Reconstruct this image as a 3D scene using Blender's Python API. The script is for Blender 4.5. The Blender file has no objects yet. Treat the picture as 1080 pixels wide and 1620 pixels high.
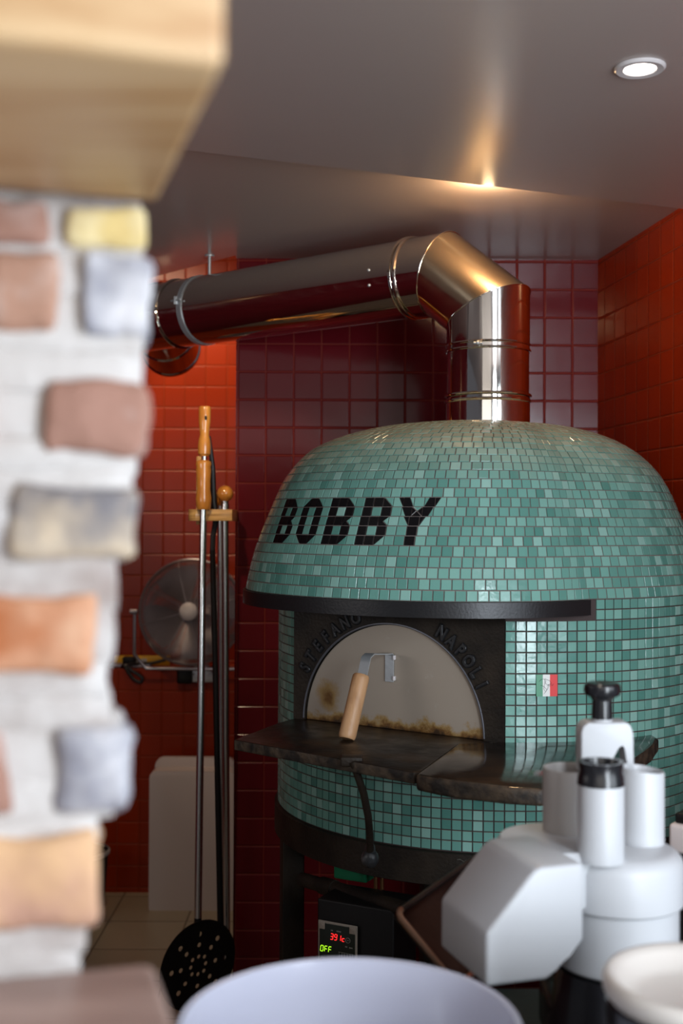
import bpy, bmesh, math, random
import numpy as np
from mathutils import Vector, Matrix, Euler, noise
random.seed(4)
PI = math.pi
S = bpy.context.scene
COL = S.collection

# ------------------------------------------------------------------ camera
H = 1.70                      # eye height
FPX, PITCH, ROLL = 1879.3, 0.0084, -0.0048
cam_d = bpy.data.cameras.new('camera')
cam = bpy.data.objects.new('camera', cam_d); COL.objects.link(cam)
cam.matrix_world = Matrix.Translation((0, 0, H)) @ Matrix.Rotation(PI/2 + PITCH, 4, 'X') @ Matrix.Rotation(-ROLL, 4, 'Z')
cam_d.sensor_fit = 'VERTICAL'; cam_d.sensor_height = 36
cam_d.lens = 36*FPX/1620
cam_d.clip_start = .05
cam_d.dof.use_dof = True; cam_d.dof.focus_distance = 3.0; cam_d.dof.aperture_fstop = 2.8
S.camera = cam

# ------------------------------------------------------------------ light
w = bpy.data.worlds.new('world'); S.world = w; w.use_nodes = True
bg = w.node_tree.nodes['Background']; bg.inputs[0].default_value = (.80, .80, .92, 1); bg.inputs[1].default_value = .11
S.view_settings.view_transform = 'Standard'; S.view_settings.look = 'None'
S.view_settings.gamma = 1; S.view_settings.use_curve_mapping = False
S.view_settings.exposure = 0.0

def light(name, kind, loc, target, power, color, size=1, size_y=None, spot=None, blend=.5):
    d = bpy.data.lights.new(name, kind); d.energy = power; d.color = color
    if kind == 'AREA':
        d.shape = 'RECTANGLE'; d.size = size; d.size_y = size_y or size
    else:
        d.shadow_soft_size = size
    if kind == 'SPOT': d.spot_size = spot; d.spot_blend = blend
    o = bpy.data.objects.new(name, d); COL.objects.link(o)
    v = Vector(target)-Vector(loc)
    o.matrix_world = Matrix.Translation(loc) @ v.to_track_quat('-Z', 'Y').to_matrix().to_4x4()
    return o
light('window_daylight', 'AREA', (1.15, -.10, 1.72), (.45, 2.9, 1.45), 62, (.84, .92, 1), .58, 1.6)
light('side_daylight', 'AREA', (2.25, .25, 1.8), (.5, 2.4, 1.3), 31, (.82, .91, 1), 1.2, 1.4)
light('room_daylight', 'AREA', (-.5, -1.6, 1.9), (0, 2.5, 1.5), 15, (1, .95, .88), 2.2, 1.4)
light('front_window', 'AREA', (-1.3, -.25, 1.75), (-.25, .9, 1.65), 2.6, (1, .95, .88), .7, .9)
light('kitchen_spot', 'SPOT', (-.75, 4.95, 3.0), (-.50, 5.65, 2.25), 34, (1, .70, .40), .05, 2.0, 1.0)
light('back_room_fill', 'AREA', (-1.1, 4.75, 3.0), (-.8, 5.0, 0), 20, (1, .74, .48), .6, .6)  # added fill, no fixture: brightens the floor and pale board at low left
light('tool_lamp', 'SPOT', (-.553, 3.13, 2.58), (-.36, 4.1, 1.6), 26, (1, .78, .52), .03, 1.9, .9)
light('side_window', 'AREA', (-2.0, 1.75, 1.75), (0, 3.0, 1.7), 5, (1, .95, .92), .9, .22)
light('downlight_lamp', 'SPOT', (.585, 2.335, 2.575), (.585, 2.5, 0), 9, (1, .84, .68), .025, 2.2, .6)
light('near_downlight', 'SPOT', (.292, 2.03, 2.575), (.292, 2.3, 0), 14, (1, .84, .68), .035, 2.2, .6)
light('recess_lamp', 'POINT', (.40, 3.265, 2.612), (.4, 3.3, 0), 7, (1, .66, .34), .022)

# ------------------------------------------------------------------ helpers
def _v(px, py):
    a, b = px-540, 810-py
    c, s = math.cos(ROLL), math.sin(ROLL)
    return (a*c+b*s)/FPX, (-a*s+b*c)/FPX
def at(px, py, Y):
    "point of the place at depth Y seen in the direction of pixel px, py"
    x, v = _v(px, py); t = Y/(math.cos(PITCH)-v*math.sin(PITCH))
    return Vector((x*t, Y, H+(math.sin(PITCH)+v*math.cos(PITCH))*t))
def ath(px, py, h):
    "same, at height h above the eye"
    x, v = _v(px, py); t = h/(math.sin(PITCH)+v*math.cos(PITCH))
    return Vector((x*t, t*(math.cos(PITCH)-v*math.sin(PITCH)), H+h))

def setp(o, label=None, cat=None, group=None, kind=None):
    if label: o['label'] = label
    if cat: o['category'] = cat
    if group: o['group'] = group
    if kind: o['kind'] = kind
    return o
ORG = {}
def thing(name, label, cat, loc, group=None):
    o = bpy.data.objects.new(name, None); COL.objects.link(o)
    o.empty_display_size = .05
    o.location = loc; ORG[o.name] = Vector(loc)
    return setp(o, label, cat, group)

class MB:
    def __init__(s): s.bm = bmesh.new()
    def face(s, pts, mi=0):
        f = s.bm.faces.new([s.bm.verts.new(p) for p in pts]); f.material_index = mi; return f
    def prism(s, pts, vec, mi=0, bev=0):
        "polygon (3-D points) extruded by vec"
        vec = Vector(vec)
        a = [s.bm.verts.new(p) for p in pts]; b = [s.bm.verts.new(Vector(p)+vec) for p in pts]
        n = len(pts); fs = [s.bm.faces.new(a[::-1]), s.bm.faces.new(b)]
        for i in range(n): fs.append(s.bm.faces.new((a[i], a[(i+1) % n], b[(i+1) % n], b[i])))
        for f in fs: f.material_index = mi
        if bev:
            es = list({e for f in fs for e in f.edges})
            r = bmesh.ops.bevel(s.bm, geom=es, offset=bev, segments=3, profile=.5, affect='EDGES', clamp_overlap=True)
            for f in r['faces']: f.material_index = mi
    def box(s, c, d, rot=None, mi=0, bev=0):
        "centre, dimensions, rotation matrix"
        R = rot or Matrix.Identity(3); c = Vector(c); x, y, z = [v/2 for v in d]
        pts = [c+R @ Vector(p) for p in ((-x, -y, -z), (x, -y, -z), (x, y, -z), (-x, y, -z))]
        s.prism(pts, R @ Vector((0, 0, 2*z)), mi, bev)
    def lathe(s, prof, c=(0, 0, 0), n=48, axis=None, mi=0, closed=False):
        "prof = (r, z) list; axis = direction of z"
        R = (Vector(axis).to_track_quat('Z', 'Y').to_matrix() if axis is not None else Matrix.Identity(3)); c = Vector(c)
        rings = []
        for r, z in prof:
            if r < 1e-6: rings.append([s.bm.verts.new(c+R @ Vector((0, 0, z)))])
            else: rings.append([s.bm.verts.new(c+R @ Vector((r*math.cos(2*PI*i/n), r*math.sin(2*PI*i/n), z))) for i in range(n)])
        pairs = list(zip(rings, rings[1:]))
        if closed: pairs.append((rings[-1], rings[0]))
        for a, b in pairs:
            for i in range(n):
                j = (i+1) % n
                if len(a) == 1 and len(b) == 1: continue
                if len(a) == 1: f = s.bm.faces.new((a[0], b[j], b[i]))
                elif len(b) == 1: f = s.bm.faces.new((a[i], a[j], b[0]))
                else: f = s.bm.faces.new((a[i], a[j], b[j], b[i]))
                f.material_index = mi
    def tube(s, pts, r, n=12, mi=0, cap=True, closed=False):
        "round bar along points; r number or list"
        pts = [Vector(p) for p in pts]; m = len(pts)
        rs = r if isinstance(r, (list, tuple)) else [r]*m
        t0 = (pts[1]-pts[0]).normalized()
        up = Vector((0, 0, 1)) if abs(t0.z) < .9 else Vector((1, 0, 0))
        u = t0.cross(up).normalized(); rings = []
        for i, p in enumerate(pts):
            if closed: t = pts[(i+1) % m]-pts[i-1]
            else: t = (pts[min(i+1, m-1)]-pts[max(i-1, 0)])
            t.normalize()
            u = (u-t*u.dot(t)).normalized(); v = t.cross(u)
            rings.append([s.bm.verts.new(p+(u*math.cos(2*PI*k/n)+v*math.sin(2*PI*k/n))*rs[i]) for k in range(n)])
        pr = list(zip(rings, rings[1:]))
        if closed: pr.append((rings[-1], rings[0]))
        for a, b in pr:
            for k in range(n):
                f = s.bm.faces.new((a[k], a[(k+1) % n], b[(k+1) % n], b[k])); f.material_index = mi
        if cap and not closed:
            s.bm.faces.new(rings[0][::-1]).material_index = mi; s.bm.faces.new(rings[-1]).material_index = mi
    def sphere(s, c, r, mi=0, sc=(1, 1, 1), n=20):
        s.lathe([(r*math.sin(PI*i/n)*sc[0], -r*math.cos(PI*i/n)*sc[2]) for i in range(n+1)], c, 2*n, mi=mi)
    def build(s, name, mats, parent=None, origin=None, sharp=35, smooth=True, recalc=True):
        if recalc: bmesh.ops.recalc_face_normals(s.bm, faces=s.bm.faces)
        org = ORG.get(parent.name, Vector()) if parent else Vector(origin or (0, 0, 0))
        for v in s.bm.verts: v.co -= org
        if smooth:
            for f in s.bm.faces: f.smooth = True
            lim = math.radians(sharp)
            for e in s.bm.edges:
                if len(e.link_faces) == 2 and e.calc_face_angle(0) > lim: e.smooth = False
        me = bpy.data.meshes.new(name); s.bm.to_mesh(me); s.bm.free()
        for m in (mats if isinstance(mats, (list, tuple)) else [mats]): me.materials.append(m)
        o = bpy.data.objects.new(name, me); COL.objects.link(o)
        if parent: o.parent = parent
        else: o.location = org
        ORG[o.name] = org
        return o

# ------------------------------------------------------------------ materials
def mat(name, col, rough=.5, metal=0, coat=0, emit=None, es=0, trans=0, bump=0, bscale=40, var=0, spec=None, rvar=0, col2=None, cscale=6, stretch=None, cpos=(.4, .65)):
    m = bpy.data.materials.new(name); m.use_nodes = True
    nt = m.node_tree; N = nt.nodes; L = nt.links; b = N['Principled BSDF']
    b.inputs['Base Color'].default_value = (*col, 1); b.inputs['Roughness'].default_value = rough
    b.inputs['Metallic'].default_value = metal; b.inputs['Coat Weight'].default_value = coat
    b.inputs['Coat Roughness'].default_value = .1
    if spec is not None: b.inputs['Specular IOR Level'].default_value = spec
    if trans: b.inputs['Transmission Weight'].default_value = trans
    if emit: b.inputs['Emission Color'].default_value = (*emit, 1); b.inputs['Emission Strength'].default_value = es
    tc = N.new('ShaderNodeTexCoord'); src = tc.outputs['Object']
    if stretch:
        mp = N.new('ShaderNodeMapping'); mp.inputs['Scale'].default_value = stretch; L.new(src, mp.inputs[0]); src = mp.outputs[0]
    if col2 is not None:
        n = N.new('ShaderNodeTexNoise'); n.inputs['Scale'].default_value = cscale; n.inputs['Detail'].default_value = 6; L.new(src, n.inputs[0])
        r = N.new('ShaderNodeValToRGB'); r.color_ramp.elements[0].position = cpos[0]; r.color_ramp.elements[1].position = cpos[1]
        r.color_ramp.elements[0].color = (*col, 1); r.color_ramp.elements[1].color = (*col2, 1)
        L.new(n.outputs[0], r.inputs[0]); L.new(r.outputs[0], b.inputs['Base Color'])
    if bump:
        n = N.new('ShaderNodeTexNoise'); n.inputs['Scale'].default_value = bscale; n.inputs['Detail'].default_value = 5; L.new(src, n.inputs[0])
        bp = N.new('ShaderNodeBump'); bp.inputs['Strength'].default_value = bump; bp.inputs['Distance'].default_value = .003
        L.new(n.outputs[0], bp.inputs['Height']); L.new(bp.outputs[0], b.inputs['Normal'])
    if rvar:
        n = N.new('ShaderNodeTexNoise'); n.inputs['Scale'].default_value = 14; n.inputs['Detail'].default_value = 4; L.new(src, n.inputs[0])
        mr = N.new('ShaderNodeMapRange'); mr.inputs[1].default_value = .35; mr.inputs[2].default_value = .7
        mr.inputs[3].default_value = max(rough-rvar, .02); mr.inputs[4].default_value = rough+rvar
        L.new(n.outputs[0], mr.inputs[0]); L.new(mr.outputs[0], b.inputs['Roughness'])
    return m

def tile_mat(name, c1, c2, grout, w=.1, h=.1, mortar=.0026, rough=.22, grough=.7, bdist=.0035, wob=.25, spec=.5):
    "square wall tiles laid in UV metres"
    m = bpy.data.materials.new(name); m.use_nodes = True
    nt = m.node_tree; N = nt.nodes; L = nt.links; b = N['Principled BSDF']
    uv = N.new('ShaderNodeUVMap')
    def brick(ms, smooth):
        k = N.new('ShaderNodeTexBrick'); k.offset = 0; k.squash = 1
        k.inputs['Scale'].default_value = 1; k.inputs['Brick Width'].default_value = w; k.inputs['Row Height'].default_value = h
        k.inputs['Mortar Size'].default_value = ms; k.inputs['Mortar Smooth'].default_value = smooth
        L.new(uv.outputs[0], k.inputs['Vector']); return k
    k = brick(mortar, .1); b.inputs['Specular IOR Level'].default_value = spec
    k.inputs['Color1'].default_value = (*c1, 1); k.inputs['Color2'].default_value = (*c2, 1); k.inputs['Mortar'].default_value = (*grout, 1)
    L.new(k.outputs['Color'], b.inputs['Base Color'])
    mr = N.new('ShaderNodeMapRange'); mr.inputs[3].default_value = rough; mr.inputs[4].default_value = grough
    L.new(k.outputs['Fac'], mr.inputs[0]); L.new(mr.outputs[0], b.inputs['Roughness'])
    k2 = brick(mortar*2.6, 1.0)
    inv = N.new('ShaderNodeMath'); inv.operation = 'SUBTRACT'; inv.inputs[0].default_value = 1; L.new(k2.outputs['Fac'], inv.inputs[1])
    nz = N.new('ShaderNodeTexNoise'); nz.inputs['Scale'].default_value = 9; L.new(uv.outputs[0], nz.inputs[0])
    ma = N.new('ShaderNodeMath'); ma.operation = 'MULTIPLY_ADD'; ma.inputs[1].default_value = wob; L.new(nz.outputs[0], ma.inputs[0]); L.new(inv.outputs[0], ma.inputs[2])
    bp = N.new('ShaderNodeBump'); bp.inputs['Distance'].default_value = bdist; bp.inputs['Strength'].default_value = 1
    L.new(ma.outputs[0], bp.inputs['Height']); L.new(bp.outputs[0], b.inputs['Normal'])
    return m

M = {}
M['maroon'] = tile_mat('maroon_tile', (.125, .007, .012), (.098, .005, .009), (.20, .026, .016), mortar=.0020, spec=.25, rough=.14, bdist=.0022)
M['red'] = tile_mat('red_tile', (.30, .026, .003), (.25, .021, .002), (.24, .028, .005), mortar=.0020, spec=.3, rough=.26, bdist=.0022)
M['floor'] = tile_mat('floor_tile', (.33, .27, .19), (.29, .235, .165), (.13, .10, .07), w=.33, h=.33, mortar=.004, rough=.35, bdist=.002, wob=.5)
M['ceil'] = mat('ceiling_paint', (.40, .325, .30), .27, bump=.10, bscale=3)
M['steel'] = mat('polished_steel', (.74, .71, .67), .075, 1, rvar=.03, bump=.05, bscale=9)
M['steel2'] = mat('gold_lit_elbow', (.80, .69, .50), .15, 1, rvar=.05)  # steel with the warm reflected light put into its golden base colour
M['chrome'] = mat('chrome_rod', (.82, .82, .80), .27, 1)
M['galv'] = mat('galvanised', (.50, .53, .55), .38, .6, bump=.2, bscale=60)
M['grout'] = mat('grout', (.055, .038, .036), .85, bump=.3, bscale=200)
M['grout_dome'] = mat('dusty_grout', (.16, .13, .12), .85, bump=.3, bscale=200)
M['iron'] = mat('black_iron', (.012, .009, .007), .5, 0, spec=.28, bump=.5, bscale=120, col2=(.028, .020, .014), cscale=9)
M['band'] = mat('black_band', (.022, .022, .024), .36, .4, bump=.15, bscale=160)
M['sill'] = mat('worn_sill', (.012, .008, .006), .40, 0, spec=.28, bump=.35, bscale=70, col2=(.075, .040, .018), cscale=7, rvar=.12, cpos=(.5, .8))
M['sill_edge'] = mat('sill_edge', (.016, .013, .011), .55, 0, spec=.3, bump=.8, bscale=80, col2=(.075, .052, .034), cscale=30)
M['slab'] = mat('dark_slab', (.012, .009, .008), .14, 0, bump=.10, bscale=60, col2=(.04, .024, .015), cscale=6, rvar=.08)
M['wood'] = mat('beech', (.60, .34, .17), .42, bump=.2, bscale=30, col2=(.46, .24, .11), cscale=5, stretch=(8, 8, .8))
M['grip_wood'] = mat('varnished_wood', (.78, .33, .06), .2, coat=.6, col2=(.55, .20, .03), cscale=7, stretch=(6, 6, 1))  # orange varnished wood of the tool grips and balls
M['bamboo'] = mat('bamboo', (.80, .48, .17), .3, coat=.4, col2=(.50, .25, .07), cscale=9, stretch=(1, 1, 14))
M['black'] = mat('black_plastic', (.012, .012, .014), .22)
M['matt_black'] = mat('matt_black', (.006, .005, .005), .5, bump=.2, spec=.3)
M['rubber'] = mat('cable_black', (.012, .012, .014), .45)
M['white'] = mat('white_plastic', (.48, .49, .51), .42, bump=.05, bscale=90)
M['grey_and_shaded_plastic'] = mat('grey_and_shaded_plastic', (.36, .34, .33), .45, bump=.05, bscale=90)  # grey bin rim; also white feed tube with its shade coloured in
M['bowl'] = mat('bowl_white', (.50, .51, .61), .2, coat=.5)
M['cream'] = mat('cream_plastic', (.60, .56, .52), .35)
M['panel'] = mat('pale_panel', (.60, .52, .50), .4)
M['flag_g'] = mat('flag_green', (.04, .26, .13), .35)
M['flag_w'] = mat('flag_white', (.75, .75, .72), .35)
M['flag_r'] = mat('flag_red', (.70, .02, .02), .35)
M['fan_steel'] = mat('fan_steel', (.34, .31, .33), .3, .7)
M['fan_blade'] = mat('fan_blade', (.22, .19, .20), .3, .5)
M['brass'] = mat('copper_pipe', (.42, .20, .09), .35, .9)
M['green_box'] = mat('green_enamel', (.01, .22, .10), .4)
M['red_led'] = mat('red_digits', (.1, 0, 0), .4, emit=(1, .02, .02), es=2.2)
M['green_led'] = mat('green_digits', (.05, .1, 0), .4, emit=(.45, 1, .02), es=1.3)
M['print'] = mat('panel_print', (.30, .30, .26), .5)
M['panel_frame'] = mat('panel_frame', (.32, .27, .22), .4)
M['tray'] = mat('dark_tray', (.016, .013, .012), .28, .3, bump=.3, bscale=50, col2=(.05, .035, .03), cscale=8)
M['tray_rim'] = mat('tray_rim', (.42, .27, .19), .28, .9)
M['lamp'] = mat('lamp_face', (1, 1, 1), .3, emit=(1, .90, .82), es=9)
M['lamp_ring'] = mat('lamp_ring', (.62, .58, .58), .3)
M['yellow'] = mat('yellow_level', (.75, .42, .01), .4)
M['timber'] = mat('pale_timber', (.58, .39, .21), .45, col2=(.42, .23, .095), cscale=5, stretch=(.6, 6, 9), bump=.3, bscale=14)
M['ledge_wood'] = mat('worn_ledge', (.32, .22, .19), .45, col2=(.46, .33, .29), cscale=7, stretch=(1, 4, 1), bump=.4, bscale=20)
M['mortar'] = mat('lime_mortar', (.50, .475, .46), .9, bump=1.0, bscale=45, col2=(.27, .22, .20), cscale=13, cpos=(.47, .72))
BR = [((.36, .20, .14), (.66, .56, .52)), ((.33, .095, .025), (.56, .32, .20)), ((.24, .24, .28), (.62, .61, .63)), ((.30, .16, .12), (.62, .52, .49)), ((.58, .36, .20), (.42, .24, .17)), ((.56, .42, .17), (.66, .58, .38)), ((.16, .15, .16), (.60, .48, .34))]
for i, (a, b_) in enumerate(BR): M['brick%d' % i] = mat('old_brick', a, .85, bump=1, bscale=50, col2=b_, cscale=13, cpos=(.44, .66))

# door steel: stained towards its foot and in one blotch, object coordinates = metres from oven base
def door_mat():
    m = bpy.data.materials.new('stained_steel_door'); m.use_nodes = True
    nt = m.node_tree; N = nt.nodes; L = nt.links; b = N['Principled BSDF']
    b.inputs['Metallic'].default_value = .25; b.inputs['Roughness'].default_value = .45
    uv = N.new('ShaderNodeUVMap'); sp = N.new('ShaderNodeSeparateXYZ'); L.new(uv.outputs[0], sp.inputs[0])
    n = N.new('ShaderNodeTexNoise'); n.inputs['Scale'].default_value = 14; n.inputs['Detail'].default_value = 8; n.inputs['Roughness'].default_value = .65; L.new(uv.outputs[0], n.inputs[0])
    def math_(op, a, bb, clamp=False):
        q = N.new('ShaderNodeMath'); q.operation = op; q.use_clamp = clamp
        for i, x in enumerate((a, bb)):
            if isinstance(x, (int, float)): q.inputs[i].default_value = x
            else: L.new(x, q.inputs[i])
        return q.outputs[0]
    # stain: strong below y=.04, fading by .07, broken by noise
    k = math_('SUBTRACT', math_('MULTIPLY', n.outputs[0], .125), sp.outputs[1])
    st = math_('MULTIPLY', math_('ADD', k, -.032), 30, True)
    # blotch around (.075,.075)
    dx = math_('SUBTRACT', sp.outputs[0], .075); dy = math_('MULTIPLY', math_('SUBTRACT', sp.outputs[1], .072), .7)
    d = math_('SQRT', math_('ADD', math_('MULTIPLY', dx, dx), math_('MULTIPLY', dy, dy)), 0)
    bl = math_('MULTIPLY', math_('SUBTRACT', math_('MULTIPLY', n.outputs[0], .085), d), 24, True)
    tot = math_('MAXIMUM', st, math_('MULTIPLY', bl, .7))
    r = N.new('ShaderNodeValToRGB'); e = r.color_ramp.elements
    e[0].color = (.37, .31, .25, 1); e[1].color = (.035, .016, .006, 1); e[1].position = 1
    q = e.new(.35); q.color = (.33, .21, .08, 1); q = e.new(.65); q.color = (.17, .08, .02, 1)
    L.new(tot, r.inputs[0])
    n2 = N.new('ShaderNodeTexNoise'); n2.inputs['Scale'].default_value = 22; n2.inputs['Detail'].default_value = 8; n2.inputs['Roughness'].default_value = .75; L.new(uv.outputs[0], n2.inputs[0])
    r2 = N.new('ShaderNodeValToRGB'); r2.color_ramp.elements[0].position = .60; r2.color_ramp.elements[1].position = .74
    r2.color_ramp.elements[0].color = (0, 0, 0, 1); r2.color_ramp.elements[1].color = (.35, .35, .35, 1); L.new(n2.outputs[0], r2.inputs[0])
    mx = N.new('ShaderNodeMixRGB'); mx.inputs[2].default_value = (.48, .45, .42, 1); L.new(r2.outputs[0], mx.inputs[0]); L.new(r.outputs[0], mx.inputs[1])
    L.new(mx.outputs[0], b.inputs['Base Color'])
    return m
M['door'] = door_mat()

# mosaic: eight teals with dust lying on the upward faces
def teal(name, c):
    m = mat(name, c, .15, bump=.22, bscale=55, rvar=.05)
    nt = m.node_tree; N = nt.nodes; L = nt.links; b = N['Principled BSDF']
    g = N.new('ShaderNodeNewGeometry'); sp = N.new('ShaderNodeSeparateXYZ'); L.new(g.outputs['Normal'], sp.inputs[0])
    n = N.new('ShaderNodeTexNoise'); n.inputs['Scale'].default_value = 16; n.inputs['Detail'].default_value = 5
    tc = N.new('ShaderNodeTexCoord'); L.new(tc.outputs['Object'], n.inputs[0])
    a = N.new('ShaderNodeMath'); a.operation = 'MULTIPLY_ADD'; a.inputs[1].default_value = .35; L.new(n.outputs[0], a.inputs[0]); L.new(sp.outputs[2], a.inputs[2])
    mr = N.new('ShaderNodeMapRange'); mr.inputs[1].default_value = .62; mr.inputs[2].default_value = 1.15; mr.inputs[4].default_value = .75
    L.new(a.outputs[0], mr.inputs[0])
    mx = N.new('ShaderNodeMixRGB'); mx.inputs[1].default_value = (*c, 1); mx.inputs[2].default_value = (.40, .38, .30, 1)
    L.new(mr.outputs[0], mx.inputs[0]); L.new(mx.outputs[0], b.inputs['Base Color'])
    return m
TEAL = [teal('teal_tile', c) for c in ((.115, .285, .24), (.14, .33, .28), (.165, .365, .31), (.20, .41, .35), (.26, .47, .41), (.09, .25, .21))]
BLACKT = mat('black_tile', (.005, .005, .006), .22, spec=.3)
TWEIGHT = [0, 0, 1, 1, 1, 2, 2, 2, 3, 3, 4, 5]

# ------------------------------------------------------------------ the room
def quad_wall(name, o, u, v, lu, lv, m, u0=0, v0=0, label=None, thick=.1, back=None):
    "rectangle from corner o along unit vectors u, v with UVs in metres, given thickness away from the room"
    o, u, v = Vector(o), Vector(u).normalized(), Vector(v).normalized()
    n = back if back is not None else -(u.cross(v)); n = Vector(n).normalized()
    bm = bmesh.new(); uvl = bm.loops.layers.uv.new('UVMap')
    c = [o, o+u*lu, o+u*lu+v*lv, o+v*lv]
    A = [bm.verts.new(p) for p in c]; B = [bm.verts.new(p+n*thick) for p in c]
    fs = [bm.faces.new(A), bm.faces.new(B[::-1])]+[bm.faces.new((A[i], B[i], B[(i+1) % 4], A[(i+1) % 4])) for i in range(4)]
    for f in fs:
        for l in f.loops:
            d = l.vert.co-o
            l[uvl].uv = (u0+d.dot(u)+d.dot(n)*(1 if f is not fs[0] else 0), v0+d.dot(v)) if abs(f.calc_center_median().z-0) >= 0 else (0, 0)
    bmesh.ops.recalc_face_normals(bm, faces=bm.faces)
    me = bpy.data.meshes.new(name); bm.to_mesh(me); bm.free(); me.materials.append(m)
    ob = bpy.data.objects.new(name, me); COL.objects.link(ob); ob['kind'] = 'structure'
    if label: ob['label'] = label
    return ob

YW = 4.263                                # maroon wall behind the oven
HB = (at(905, 411, YW).z-H)               # its ceiling above the eye
HA = HB-.045                              # dropped ceiling near the camera
xl = at(372, 820, YW).x; xr = at(945, 560, YW).x
zrow = at(905, 590.5, YW).z; xcol = at(905, 590.5, YW).x
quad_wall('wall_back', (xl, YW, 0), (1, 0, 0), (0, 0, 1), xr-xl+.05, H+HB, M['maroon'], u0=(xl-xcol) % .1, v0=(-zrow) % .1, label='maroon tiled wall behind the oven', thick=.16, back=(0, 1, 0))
# right wall comes towards the camera, a little splayed
dr = Vector((.129, -1, 0)).normalized()
zr_ = at(1059, 600, 3.55).z
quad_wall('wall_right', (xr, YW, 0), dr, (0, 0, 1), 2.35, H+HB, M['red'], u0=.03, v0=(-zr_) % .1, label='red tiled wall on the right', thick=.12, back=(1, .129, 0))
YF = 5.645
zf = at(320, 578, YF).z; xf = at(326, 600, YF).x
quad_wall('wall_far', (-2.2, YF, 0), (1, 0, 0), (0, 0, 1), 2.6, 3.4, M['red'], u0=(-2.2-xf) % .1, v0=(-zf) % .1, label='orange-red tiled wall of the room beyond', thick=.1, back=(0, 1, 0))
quad_wall('wall_left', (-2.2, 2.3, 0), (0, 1, 0), (0, 0, 1), YF-2.3, 3.4, M['maroon'], label='tiled wall far left of the back room', thick=.1, back=(-1, 0, 0))
YL = 5.45; zl = at(250, 1052, 5.6).z
led = quad_wall('trim_1', (-2.2, YL, 0), (1, 0, 0), (0, 0, 1), 2.5, zl, M['red'], u0=.02, v0=(-zl) % .1, label='low tiled ledge along the far wall', thick=YF-YL, back=(0, 1, 0))
quad_wall('floor', (-2.2, -2.0, 0), (1, 0, 0), (0, 1, 0), 5.0, YF+2.0, M['floor'], thick=.05, back=(0, 0, -1), u0=.1, v0=.2)
# ceilings
def edgeA(x):                             # far edge of the dropped ceiling
    a = ath(290, 237, HA); b = ath(1085, 331, HA)
    return a.y+(b.y-a.y)/(b.x-a.x)*(x-a.x)
mb = MB(); z = H+HA
mb.prism([(-2.4, -2.0, z), (2.8, -2.0, z), (2.8, edgeA(2.8), z), (-2.4, edgeA(-2.4), z)], (0, 0, .045+.2))
setp(mb.build('ceiling', M['ceil']), 'dropped grey-brown ceiling near the camera', kind='structure')
mb = MB(); z = H+HB; e1 = ath(372, 404, HB); e2 = ath(247, 437, HB); d = (e2-e1)*4
mb.prism([(-2.4, edgeA(-2.4)-.1, z), (2.8, edgeA(2.8)-.1, z), (2.8, YW+.3, z), (xl, YW+.16, z), (e1.x, e1.y, z), (e1.x+d.x, e1.y+d.y, z), (-2.4, e1.y+d.y, z)], (0, 0, .16))
setp(mb.build('ceiling', M['ceil'], smooth=False), 'ceiling over the oven', kind='structure')
mb = MB(); mb.box((-.9, 4.9, 3.45), (3.2, 2.2, .08))
setp(mb.build('ceiling', M['ceil']), 'higher ceiling of the room beyond', kind='structure')

# downlight
c = ath(1012, 106, HA)
dl = thing('downlight', 'round recessed ceiling light glowing in the grey ceiling', 'ceiling light', c-Vector((0, 0, .012)))
mb = MB(); mb.lathe([(.031, -.003), (.033, -.006), (.046, -.007), (.050, -.003), (.050, -.0005), (.031, -.0005)], c, 40, closed=True); mb.build('trim_ring', M['lamp_ring'], dl)
mb = MB(); mb.lathe([(.0, -.0015), (.0305, -.0015), (.0305, -.0005), (0, -.0005)], c, 32); mb.build('lamp_face', M['lamp'], dl)

# ------------------------------------------------------------------ pizza oven
CX, CY, R = .4276, 3.491, .6087
C0 = Vector((CX, CY, 0))
def P(phi, r, h): return Vector((CX+r*math.sin(phi), CY-r*math.cos(phi), H+h))
HC0 = -.1864                              # top of canopy, foot of dome
PR = .0256
HBOT = HC0-24*PR
A0, A1 = math.radians(-65.3), -.0488      # ends of the flat mouth panel
AM = (A0+A1)/2; CH = R*math.cos((A1-A0)/2)
B_C, B_W = math.radians(-42.5), math.radians(60)
def bulge(phi):
    t = abs((phi-B_C+PI) % (2*PI)-PI)/B_W
    return .13*(1-t**3)**1.15 if t < 1 else 0
prof_h = [-.1864, -.10, -.03, .03, .075, .12, .16, .20, .232, .256, .272, .283, .289, .292]
prof_r = [.6087, .590, .566, .541, .522, .499, .468, .424, .370, .308, .243, .165, .085, 0.0]
# resample the profile by arc length
hh, rr = [], []
for i in range(len(prof_h)-1):
    for k in range(10):
        t = k/10
        def cr(a, i):
            p0, p1, p2, p3 = a[max(i-1, 0)], a[i], a[i+1], a[min(i+2, len(a)-1)]
            return .5*((2*p1)+(-p0+p2)*t+(2*p0-5*p1+4*p2-p3)*t*t+(-p0+3*p1-3*p2+p3)*t**3)
        hh.append(cr(prof_h, i)); rr.append(max(cr(prof_r, i), 0))
hh.append(prof_h[-1]); rr.append(0.0)
hh, rr = np.array(hh), np.array(rr)
uu = np.concatenate([[0], np.cumsum(np.hypot(np.diff(hh), np.diff(rr)))])
def dome(phi, u, off=0):
    r0 = float(np.interp(u, uu, rr)); h = float(np.interp(u, uu, hh))
    r = r0+bulge(phi)*min(1, r0/.42)
    p = P(phi, r, h)
    if off:
        e = 1e-3; a = dome(phi+e, u)-dome(phi-e, u); b_ = dome(phi, min(u+e, uu[-1]))-dome(phi, max(u-e, 0))
        n = a.cross(b_)
        if n.length < 1e-9: n = Vector((0, 0, 1))
        p = p+n.normalized()*off
    return p
oven = thing('pizza_oven', 'domed pizza oven clad in teal mosaic with black lettering on its front', 'pizza oven', (CX, CY, 0))
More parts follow.
